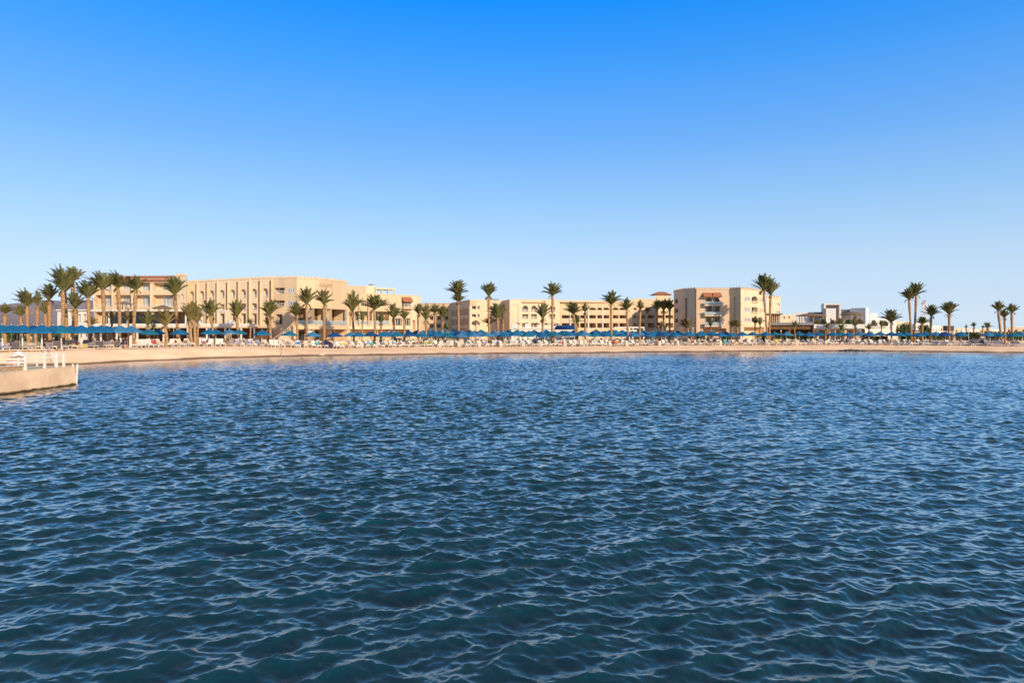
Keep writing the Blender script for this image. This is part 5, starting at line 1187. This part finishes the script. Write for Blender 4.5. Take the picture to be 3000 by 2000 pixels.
# ------------------------------------------------------------------ concrete pier with railings
conc = mat('pier_concrete', (0.92, 0.63, 0.39), 0.9, (0.74, 0.49, 0.29), 0.7, 8, spec=0.15, bump=0.4, bscale=4)
def tide(m):
    """damp, weed-dark band just above the water"""
    t = m.node_tree; L = t.links; b = t.nodes['Principled BSDF']; src = b.inputs['Base Color'].links[0].from_socket
    g = t.nodes.new('ShaderNodeNewGeometry'); sp = t.nodes.new('ShaderNodeSeparateXYZ'); L.new(g.outputs['Position'], sp.inputs[0])
    n = t.nodes.new('ShaderNodeTexNoise'); n.inputs['Scale'].default_value = 1.2; n.inputs['Detail'].default_value = 5; L.new(g.outputs['Position'], n.inputs['Vector'])
    ad = t.nodes.new('ShaderNodeMath'); ad.operation = 'MULTIPLY_ADD'; ad.inputs[1].default_value = -.3; L.new(n.outputs['Fac'], ad.inputs[0]); L.new(sp.outputs['Z'], ad.inputs[2])
    mr = t.nodes.new('ShaderNodeMapRange'); mr.inputs['From Min'].default_value = -.02; mr.inputs['From Max'].default_value = .10; L.new(ad.outputs[0], mr.inputs['Value'])
    mx = t.nodes.new('ShaderNodeMix'); mx.data_type = 'RGBA'; mx.inputs['A'].default_value = (.07, .05, .02, 1); L.new(mr.outputs[0], mx.inputs['Factor']); L.new(src, mx.inputs['B']); L.new(mx.outputs['Result'], b.inputs['Base Color'])
tide(conc)
pier = thing('concrete_pier', 'beige concrete pier end standing in the water with a dark tide line', 'pier', (-38, 50, 0))
ZP = 1.55
foot = [(-35.9, 22), (-35.4, 46), (-36.2, 57.2), (-44.5, 58.2), (-44.5, 22)]; top = [(-36.1, 22), (-35.6, 46), (-36.5, 57.0), (-44.4, 58.0), (-44.4, 22)]
mb = MB(); n = len(foot)
for i in range(n):
    j = (i + 1) % n; mb.quad((*foot[i], -2.5), (*foot[j], -2.5), (*top[j], ZP), (*top[i], ZP))
mb.quad(*[(*p, ZP) for p in top]); mb.build('concrete_wall', conc, pier)
mb = MB()
for i in range(9):
    y0 = 24 + i * 3.6; xx = np.interp(y0 + 1.8, [22, 46, 57], [-36.1, -35.6, -36.5]); mb.box(xx - 4.3, y0 + 1.8, ZP + .02, 7.8, 3.54, .036)
mb.build('deck_slab', cream, pier)
mb = MB(); mb.bar((-36.42, 57.05, -.3), (-36.42, 57.25, ZP + .2), .10); mb.bar((-36.85, 57.1, -.3), (-36.85, 57.3, ZP + .2), .10); [mb.bar((-36.42, 57.12, .1 + .3 * k), (-36.85, 57.17, .1 + .3 * k), .05) for k in range(5)]; mb.build('ladder', white_paint, pier)
edge = lambda y: float(np.interp(y, [22, 46, 57], [-36.1, -35.6, -36.5])) - .35
near = thing('pier_railing', 'white post and rail fence along the water edge of the pier', 'railing', (-36, 50, ZP), 'white railings on the pier')
ys = [44.2, 47.6, 51.0, 53.4, 55.0, 56.0]
for y in ys: mb = MB(); mb.box(edge(y), y, ZP + .6, .15, .15, 1.16); mb.build('post', white_paint, near)
for z in (.45, .78, 1.10):
    mb = MB()
    for a, b in zip(ys[:-1], ys[1:]): mb.bar((edge(a) - .0, a, ZP + z), (edge(b), b, ZP + z), .034)
    mb.build('rail', white_paint, near)
farr = thing('pier_railing', 'white four bar railing on the far landward side of the pier', 'railing', (-44, 50, ZP), 'white railings on the pier')
fy = [36, 39, 42, 45, 48, 51, 54, 57]
for y in fy: mb = MB(); mb.box(-44.1, y, ZP + .55, .10, .10, 1.06); mb.build('post', white_paint, farr)
for z in (.3, .55, .8, 1.05): mb = MB(); mb.bar((-44.1, 36, ZP + z), (-44.1, 57, ZP + z), .034); mb.build('rail', white_paint, farr)
endr = thing('pier_railing', 'white railing across the seaward tip of the pier', 'railing', (-40, 57, ZP), 'white railings on the pier')
for x in (-43.9, -42, -40, -38.4): mb = MB(); mb.box(x, 57.3 - (x + 37) * .07, ZP + .55, .10, .10, 1.06); mb.build('post', white_paint, endr)
for z in (.4, .75, 1.05): mb = MB(); mb.bar((-44.0, 57.7, ZP + z), (-38.3, 57.3, ZP + z), .034); mb.build('rail', white_paint, endr)
# red and white lifebuoy stand
red = mat('red_paint', (.52, .19, .14), .7, (.60, .33, .26), 3)
t = thing('barrier_stand', 'red and white striped barrier stand behind the pier railing', 'barrier', (-37.8, 51.5, ZP))
mb = MB(); mb.tube([(-37.6, 52.0, ZP), (-37.6, 52.0, ZP + 1.15)], .09, 8); mb.build('post', white_paint, t)
mb = MB(); [mb.box(-37.75, 52.0, ZP + .16 + .27 * k, 1.5, .05, .09) for k in range(4)]; mb.build('red_bar', red, t)
mb = MB(); [mb.box(-37.75, 52.0, ZP + .30 + .27 * k, 1.5, .05, .08) for k in range(3)]; mb.build('white_bar', white_paint, t)
mb = MB(); mb.tube([(-37.6, 52.0, ZP + 1.13), (-37.6, 52.0, ZP + 1.22), (-37.6, 52.0, ZP + 1.45)], [.55, .42, .05], 10); mb.build('lamp_cap', white_paint, t)
t = thing('wooden_box', 'low orange wooden box on the pier beneath the striped barrier', 'box', (-37.2, 50.5, ZP)); mb = MB(); mb.box(-37.2, 50.6, ZP + .17, 1.5, .7, .26); mb.build('crate', timber, t); mb = MB(); mb.box(-37.2, 50.6, ZP + .33, 1.6, .8, .05); mb.build('lid', timber, t)
# white sloping steps rail down the bank
p0, p1 = at(113, 1017, 97), at(134, 1048, 90)
t = thing('beach_steps', 'white metal steps with sloping handrails leading down the sandy bank', 'steps', at(124, 1045, 92))
mb = MB(); [mb.bar((p0[0] + d, p0[1], p0[2] + .75), (p1[0] + d, p1[1], p1[2] + .75), .07) for d in (0, .85)]; [mb.bar((a[0] + d, a[1], a[2] - .2), (a[0] + d, a[1], a[2] + .8), .08) for a in (p0, p1) for d in (0, .85)]; mb.build('handrail', white_paint, t)
mb = MB(); [mb.box(p0[0] + (p1[0] - p0[0]) * k / 6 + .42, p0[1] + (p1[1] - p0[1]) * k / 6, p0[2] + (p1[2] - p0[2]) * k / 6, .85, .45, .05) for k in range(7)]; mb.build('treads', white_paint, t)
# low white garden wall behind the pier palms
t = thing('garden_wall', 'long low white garden wall behind the pier palms', 'wall', on_ground(90, 140)); q = Seg(-60, 140, 150, 140); mb = MB(); q.box(mb, 0, q.L, 2.0, 5.0, 0, -.3); mb.build('wall_face', stucco_pale, t); mb = MB(); q.box(mb, 0, q.L, 5.003, 5.3, .1, -.4); mb.build('coping', white_wall, t)
t = thing('garden_hut', 'small sandy garden hut beside the tiled wing corner', 'hut', on_ground(215, 150)); q = Seg(168, 150, 262, 149)
wall(t, q, 2, 9.0, [(*q.px(228, 236, 920, 945), 1, False), (*q.px(244, 252, 920, 945), 1, False), (q.L * .05, q.L * .5, 2.2, 4.8, 2, False)], white_wall); body(t, [q.p0, q.p1], 8, 2, 9.0, white_wall); mb = MB(); q.box(mb, 0, q.L, 9.003, 9.25, .4, -.4); mb.build('eave', white_wall, t)
mb = MB(); q.box(mb, .4, q.L * .45, 2.1, 5.4, .3, .6); mb.build('porch_wall', stucco, t)

# ------------------------------------------------------------------ far town, hills, mast
hill_m = mat('haze_tinted_bare_hill', (.26, .22, .23), 1.0, (.20, .17, .185), .004, 6, spec=0)  # distance haze mixed into the hill colour
nx, ny = 120, 14; hx = np.linspace(-4200, -600, nx); hy = np.linspace(2400, 3800, ny); HXg, HYg = np.meshgrid(hx, hy)
pk = 0 * HXg
for cx, cy, h, w in ((-1870, 3000, 150, 150), (-2030, 3000, 165, 120), (-2190, 3000, 140, 140), (-2500, 3100, 150, 260), (-1700, 2900, 110, 120), (-3100, 3100, 170, 300)): pk = np.maximum(pk, h * np.exp(-(np.abs(HXg - cx) / w) ** 1.3 - (np.abs(HYg - cy) / 420) ** 1.6))
pk += (value_noise(HXg, HYg, 60, 8) - .5) * 26 * (pk > 8)
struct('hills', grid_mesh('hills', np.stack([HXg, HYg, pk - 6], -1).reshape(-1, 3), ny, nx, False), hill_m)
def house(x0, x1, yt, D, m, label, group='low houses of the distant town', wn=2, extra=None):
    q = Seg(x0, D, x1, D + 3); z = EYE - (yt - HY) / F * D; t = thing('distant_house', label, 'house', (float(q.p0[0] + q.p1[0]) / 2, D, 2.3), group)
    ops = [(q.L * (k + .3) / wn, q.L * (k + .62) / wn, z - 2.3 - .2, z - 1.0, .5, False) for k in range(wn)] if wn and z > 5.6 else []
    wall(t, q, 2.0, z, ops, m); body(t, [q.p0, q.p1], 10, 2.0, z, m)
    for o in ops[:4]: window(t, q, o[0] + .05, o[1] - .05, o[2] + .05, o[3] - .05, -.49, glass, 1)
    mb = MB(); q.box(mb, 0, q.L, z + .003, z + .3, .15, -.3); mb.build('parapet', m, t)
H = [(2606, 2634, 942, 230, cream, 'beige far house with dark windows behind the round crowned palm'), (2632, 2668, 944, 300, stucco_pale, 'pale sandy far house behind the big round bush'), (2684, 2724, 947, 320, white_wall, 'white far house behind the bright fan palm'),
     (2730, 2756, 956, 330, white_wall, 'low white far house between mast and hoarding'), (2752, 2790, 957, 420, stucco_rose, 'brownish far house partly behind the hoarding'), (2795, 2842, 962, 480, cream, 'flat sandy far house past the hoarding'), (2818, 2870, 965, 380, white_wall, 'long white far shed below the skyline palms'),
     (2868, 2905, 963, 400, cream, 'beige far house below the loose distant palm'), (2902, 2950, 966, 360, white_wall, 'white far house behind the last three palms'), (2946, 3010, 960, 420, stucco_rose, 'dusky far house at the end of the shore'), (2975, 3040, 958, 600, white_wall, 'pale far house farthest along the skyline')]
for h in H: house(*h, wn=3)
t = thing('hoarding', 'dark square hoarding box on posts behind the lone slim palm', 'hoarding', on_ground(2784, 200)); q = Seg(2774, 200, 2795, 201); mb = MB(); q.box(mb, 0, q.L, 4.6, 6.1, 0, -1.2); mb.build('panel', mat('charcoal_panel', (.06, .045, .04), .8, (.09, .065, .055), 1.5), t); [(lambda k: (q.box(k, u - .1, u + .1, 2.1, 4.595, -.3, -.5), k.build('post', grey_metal, t)))(MB()) for u in (.3, q.L - .3)]
# telecom lattice mast
D = 260; g_ = on_ground(2707, D); zt = EYE - (878 - HY) / F * D; t = thing('lattice_mast', 'thin red and white lattice telecom mast with a round dish', 'mast', g_); mb = MB(); mw = MB(); n = 12
for k in range(n):
    f0, f1 = k / n, (k + 1) / n; z0, z1 = g_[2] + (zt - g_[2]) * f0, g_[2] + (zt - g_[2]) * f1; w0, w1 = .85 * (1 - .6 * f0), .85 * (1 - .6 * f1); q = mb if k % 2 else mw
    for a, b in ((-1, -1), (1, -1), (1, 1), (-1, 1)): q.bar((g_[0] + a * w0, D + b * w0, z0), (g_[0] + a * w1, D + b * w1, z1), .10)
    q.bar((g_[0] - w0, D - w0, z0), (g_[0] + w1, D - w1, z1), .07); q.bar((g_[0] + w0, D - w0, z0), (g_[0] - w1, D - w1, z1), .07); q.bar((g_[0] - w0, D - w0, z0), (g_[0] + w0, D - w0, z0), .07)
mb.build('red_section', mat('faded_red_paint', (.42, .20, .17), .7, (.36, .18, .15), 2), t); mw.build('white_section', white_paint, t)
mb = MB(); mb.tube([(g_[0] - 1.0, D - .9, zt - 1.4), (g_[0] - 1.0, D - 1.3, zt - 1.4)], [.55, .62], 12); mb.build('dish', grey_metal, t)
mb = MB(); [mb.box(g_[0] + a * .7, D - .6, zt - 2.6 - .3 * a, .3, .2, 1.7) for a in (-1, 1)]; mb.tube([(g_[0], D, zt), (g_[0], D, zt + 1.2)], .06, 6); mb.build('antenna', white_paint, t)
# ------------------------------------------------------------------ people
skin_t = mat('tanned_skin', (.42, .21, .12), .6, (.36, .17, .10), 6, 3); hair_t = mat('dark_hair', (.03, .02, .015), .7, (.05, .03, .02), 12)
def person_mesh(pose):
    """one continuous skinned body at the origin facing -y; returns mesh"""
    V = []; E = []; Rr = []
    def v(p, r, par=None):
        V.append(p); Rr.append(r); i = len(V) - 1
        if par is not None: E.append((par, i))
        return i
    sit = pose == 'sit'; walk = pose == 'walk'
    hz = .50 if sit else .92
    pel = v((0, 0, hz), .135); wst = v((0, .01, hz + .20), .115, pel); ch = v((0, .02, hz + .40), .14, wst); nk = v((0, .0, hz + .56), .055, ch); hd0 = v((0, -.03, hz + .66), .085, nk); hd1 = v((0, -.03, hz + .76), .088, hd0); v((0, -.12, hz + .69), .018, hd0)
    for s in (-1, 1):
        e_ = v((s * .085, -.03, hz + .70), .02, hd0)
        sh = v((s * .17, .02, hz + .48), .062, ch)
        if sit: el = v((s * .24, -.08, hz + .24), .042, sh); wr = v((s * .18, -.30, hz + .12), .030, el); hand_d = (0, -1, -.15)
        else: el = v((s * .23, .03 + (s * .08 if walk else 0), hz + .20), .042, sh); wr = v((s * .25, -.05 + (s * -.12 if walk else 0), hz - .02), .030, el); hand_d = (0, -.2, -1)
        pm = v(tuple(V[wr][k] + hand_d[k] * .07 for k in range(3)), .036, wr)
        for f in range(4):
            off = (f - 1.5) * .019; ln = (.065, .080, .074, .055)[f]
            b = v((V[pm][0] + (off if sit else 0), V[pm][1] + (0 if sit else off) + hand_d[1] * .03, V[pm][2] + hand_d[2] * .03), .010, pm)
            c = v(tuple(V[b][k] + hand_d[k] * ln * .55 for k in range(3)), .009, b); v((V[c][0] - s * .012, V[c][1] + hand_d[1] * ln * .4, V[c][2] + hand_d[2] * ln * .4 - (.012 if sit else 0)), .008, c)
        th = v((V[wr][0] - s * .03, V[wr][1] + hand_d[1] * .05 - .02, V[wr][2] + hand_d[2] * .05), .011, wr); v((V[th][0] - s * .012, V[th][1] + hand_d[1] * .045, V[th][2] + hand_d[2] * .045), .010, th)
        hp = v((s * .095, 0, hz - .06), .098, pel)
        if sit: kn = v((s * .14, -.44, hz + .02), .062, hp); an = v((s * .13, -.50, .09), .042, kn)
        else:
            st_ = s * .16 if walk else 0; kn = v((s * .10, -.03 - st_ * .6, hz - .44), .062, hp); an = v((s * .10, st_ * -1.1 + .02, .09), .042, kn)
        ft = v((s * .11, V[an][1] - .15, .035), .036, an)
    me = bpy.data.meshes.new('person_body'); me.from_pydata(V, E, []); me.update()
    o = bpy.data.objects.new('person_body', me); COL.objects.link(o)
    m = o.modifiers.new('Skin', 'SKIN'); m.use_smooth_shade = True
    for i, r in enumerate(Rr): me.skin_vertices[0].data[i].radius = (r, r)
    me.skin_vertices[0].data[0].use_root = True
    o.modifiers.new('Subdivision', 'SUBSURF').levels = 1
    dg = bpy.context.evaluated_depsgraph_get(); res = bpy.data.meshes.new_from_object(o.evaluated_get(dg)); res.name = 'person_body'
    bpy.data.objects.remove(o); res.materials.clear(); res.materials.append(skin_t)
    return res, hz
def garment(pose, kind):
    """clothes follow the body a little outside it"""
    hz = .50 if pose == 'sit' else .92; mb = MB(); sit = pose == 'sit'; walk = pose == 'walk'
    if kind == 'shirt':
        mb.tube([(0, 0, hz + .0), (0, .01, hz + .2), (0, .02, hz + .40), (0, .01, hz + .52)], [.165, .145, .185, .09], 14, 0, False)
        for s in (-1, 1): mb.tube([(s * .14, .02, hz + .48), (s * .21, .0 if not sit else -.02, hz + .34)], [.085, .065], 10, 0, False)
    else:
        mb.tube([(0, 0, hz - .10), (0, 0, hz + .06)], [.175, .155], 14, 0, False)
        for s in (-1, 1):
            if sit: mb.tube([(s * .09, -.02, hz - .04), (s * .125, -.30, hz + .0)], [.115, .095], 10, 0, False)
            else: mb.tube([(s * .095, 0, hz - .06), (s * .10, -.02 - (s * .07 if walk else 0), hz - .34)], [.115, .095], 10, 0, False)
    return mb
def hair_mesh(pose):
    hz = .50 if pose == 'sit' else .92; mb = MB(); mb.tube([(0, -.005, hz + .70), (0, -.01, hz + .77), (0, -.02, hz + .84), (0, -.02, hz + .865)], [.092, .104, .075, .02], 12); return mb
POSE = {p: person_mesh(p) for p in ('stand', 'walk', 'sit')}
CL = {n: mat(n + '_cloth', c, .9, tuple(k * .75 for k in c), 8) for n, c in dict(white=(.78, .76, .72), red=(.50, .07, .05), navy=(.03, .04, .12), orange=(.62, .22, .06), black=(.02, .02, .02), lilac=(.36, .28, .42), teal=(.04, .28, .32), yellow=(.65, .5, .08)).items()}
GM = {}
def person(x, s, pose, rz, top, bottom, label, on_seat=False, loc=None):
    loc = loc or from_shore(x, s); t = thing('person', label, 'person', loc, 'people on the beach'); t.rotation_euler = (0, 0, rz)
    o = bpy.data.objects.new('body', POSE[pose][0]); COL.objects.link(o); o.parent = t
    for nm, kind, c in (('shirt', 'shirt', top), ('shorts', 'shorts', bottom)):
        if c is None: continue
        k = (pose, kind, c)
        if k not in GM: GM[k] = garment(pose, kind).mesh(nm, CL[c], (0, 0, 0), True)
        q = bpy.data.objects.new(nm, GM[k]); COL.objects.link(q); q.parent = t
    k = (pose, 'hair')
    if k not in GM: GM[k] = hair_mesh(pose).mesh('hair', hair_t, (0, 0, 0), True)
    q = bpy.data.objects.new('hair', GM[k]); COL.objects.link(q); q.parent = t
def seat_of(x, row='front'):
    q = min((q for q in LPOS if q[2] == row), key=lambda q: abs(q[0] - x)); l = q[3].location
    r = q[5]; return (l[0] + .0 * cos(r) + .55 * sin(r), l[1] - .55 * cos(r), l[2] - .02), r
for x, top, bot, lab in ((402, 'orange', 'red', 'person in orange top sitting on a lounger by the shower post'), (1797, 'red', 'navy', 'person in red top sitting below the orange trunked palm'), (1645, 'red', 'red', 'person in red sitting beneath the blue bar tent'),
                         (2150, 'orange', 'navy', 'person in orange top sitting near the short palm pair'), (1478, 'yellow', 'navy', 'person in yellow top sitting by the stocky palm'), (2820, 'lilac', 'black', 'person in lilac top sitting at the far beach end'), (1080, 'lilac', 'navy', 'person in lilac top sitting before the wide spreading palm')):
    l, r = seat_of(x); person(x, 0, 'sit', r, top, bot, lab, loc=l)
person(598, 9.0, 'walk', 1.2, 'white', 'red', 'person in white shirt and red shorts walking by the three palm clump')
person(586, 11.0, 'stand', .4, 'white', 'white', 'person all in white standing beside the three palm clump')
person(592, 12.4, 'stand', 2.4, 'orange', 'black', 'person in orange top standing behind the person in white')
person(2473, 10.0, 'stand', .3, 'lilac', 'navy', 'person in lilac shirt standing before the restaurant')
person(2481, 10.3, 'stand', -.4, 'teal', 'navy', 'person in teal shirt beside the one in lilac')
person(2488, 9.9, 'walk', -1.3, 'lilac', 'black', 'person in lilac and black walking past the restaurant')
person(2098, 10.6, 'walk', 1.4, 'orange', 'orange', 'person in orange walking along the front loungers')
person(2212, 11.4, 'stand', 0, None, 'red', 'bare chested person in red shorts near the twin palms')
person(362, 7.6, 'stand', .5, 'black', 'navy', 'person in black top standing near the shower post')
person(371, 8.0, 'stand', -.5, 'navy', 'black', 'person in navy top close beside the one in black')
person(355, 8.3, 'stand', 1.5, 'white', 'black', 'person in white shirt at the end of the timber ledge')
person(2938, 12.9, 'walk', -1, 'white', 'white', 'person in white walking at the last three palms')
person(2890, 13.4, 'stand', .2, 'white', 'orange', 'person in white shirt and orange shorts before the last palms')
person(1925, 10.4, 'stand', .2, None, 'orange', 'bare chested person in orange shorts below the turret palms')
person(132, 8.6, 'stand', .2, 'black', 'black', 'person all in black under the pier umbrellas')
person(226, 9.0, 'stand', -.4, 'navy', 'black', 'person in navy behind the yellow sofa')
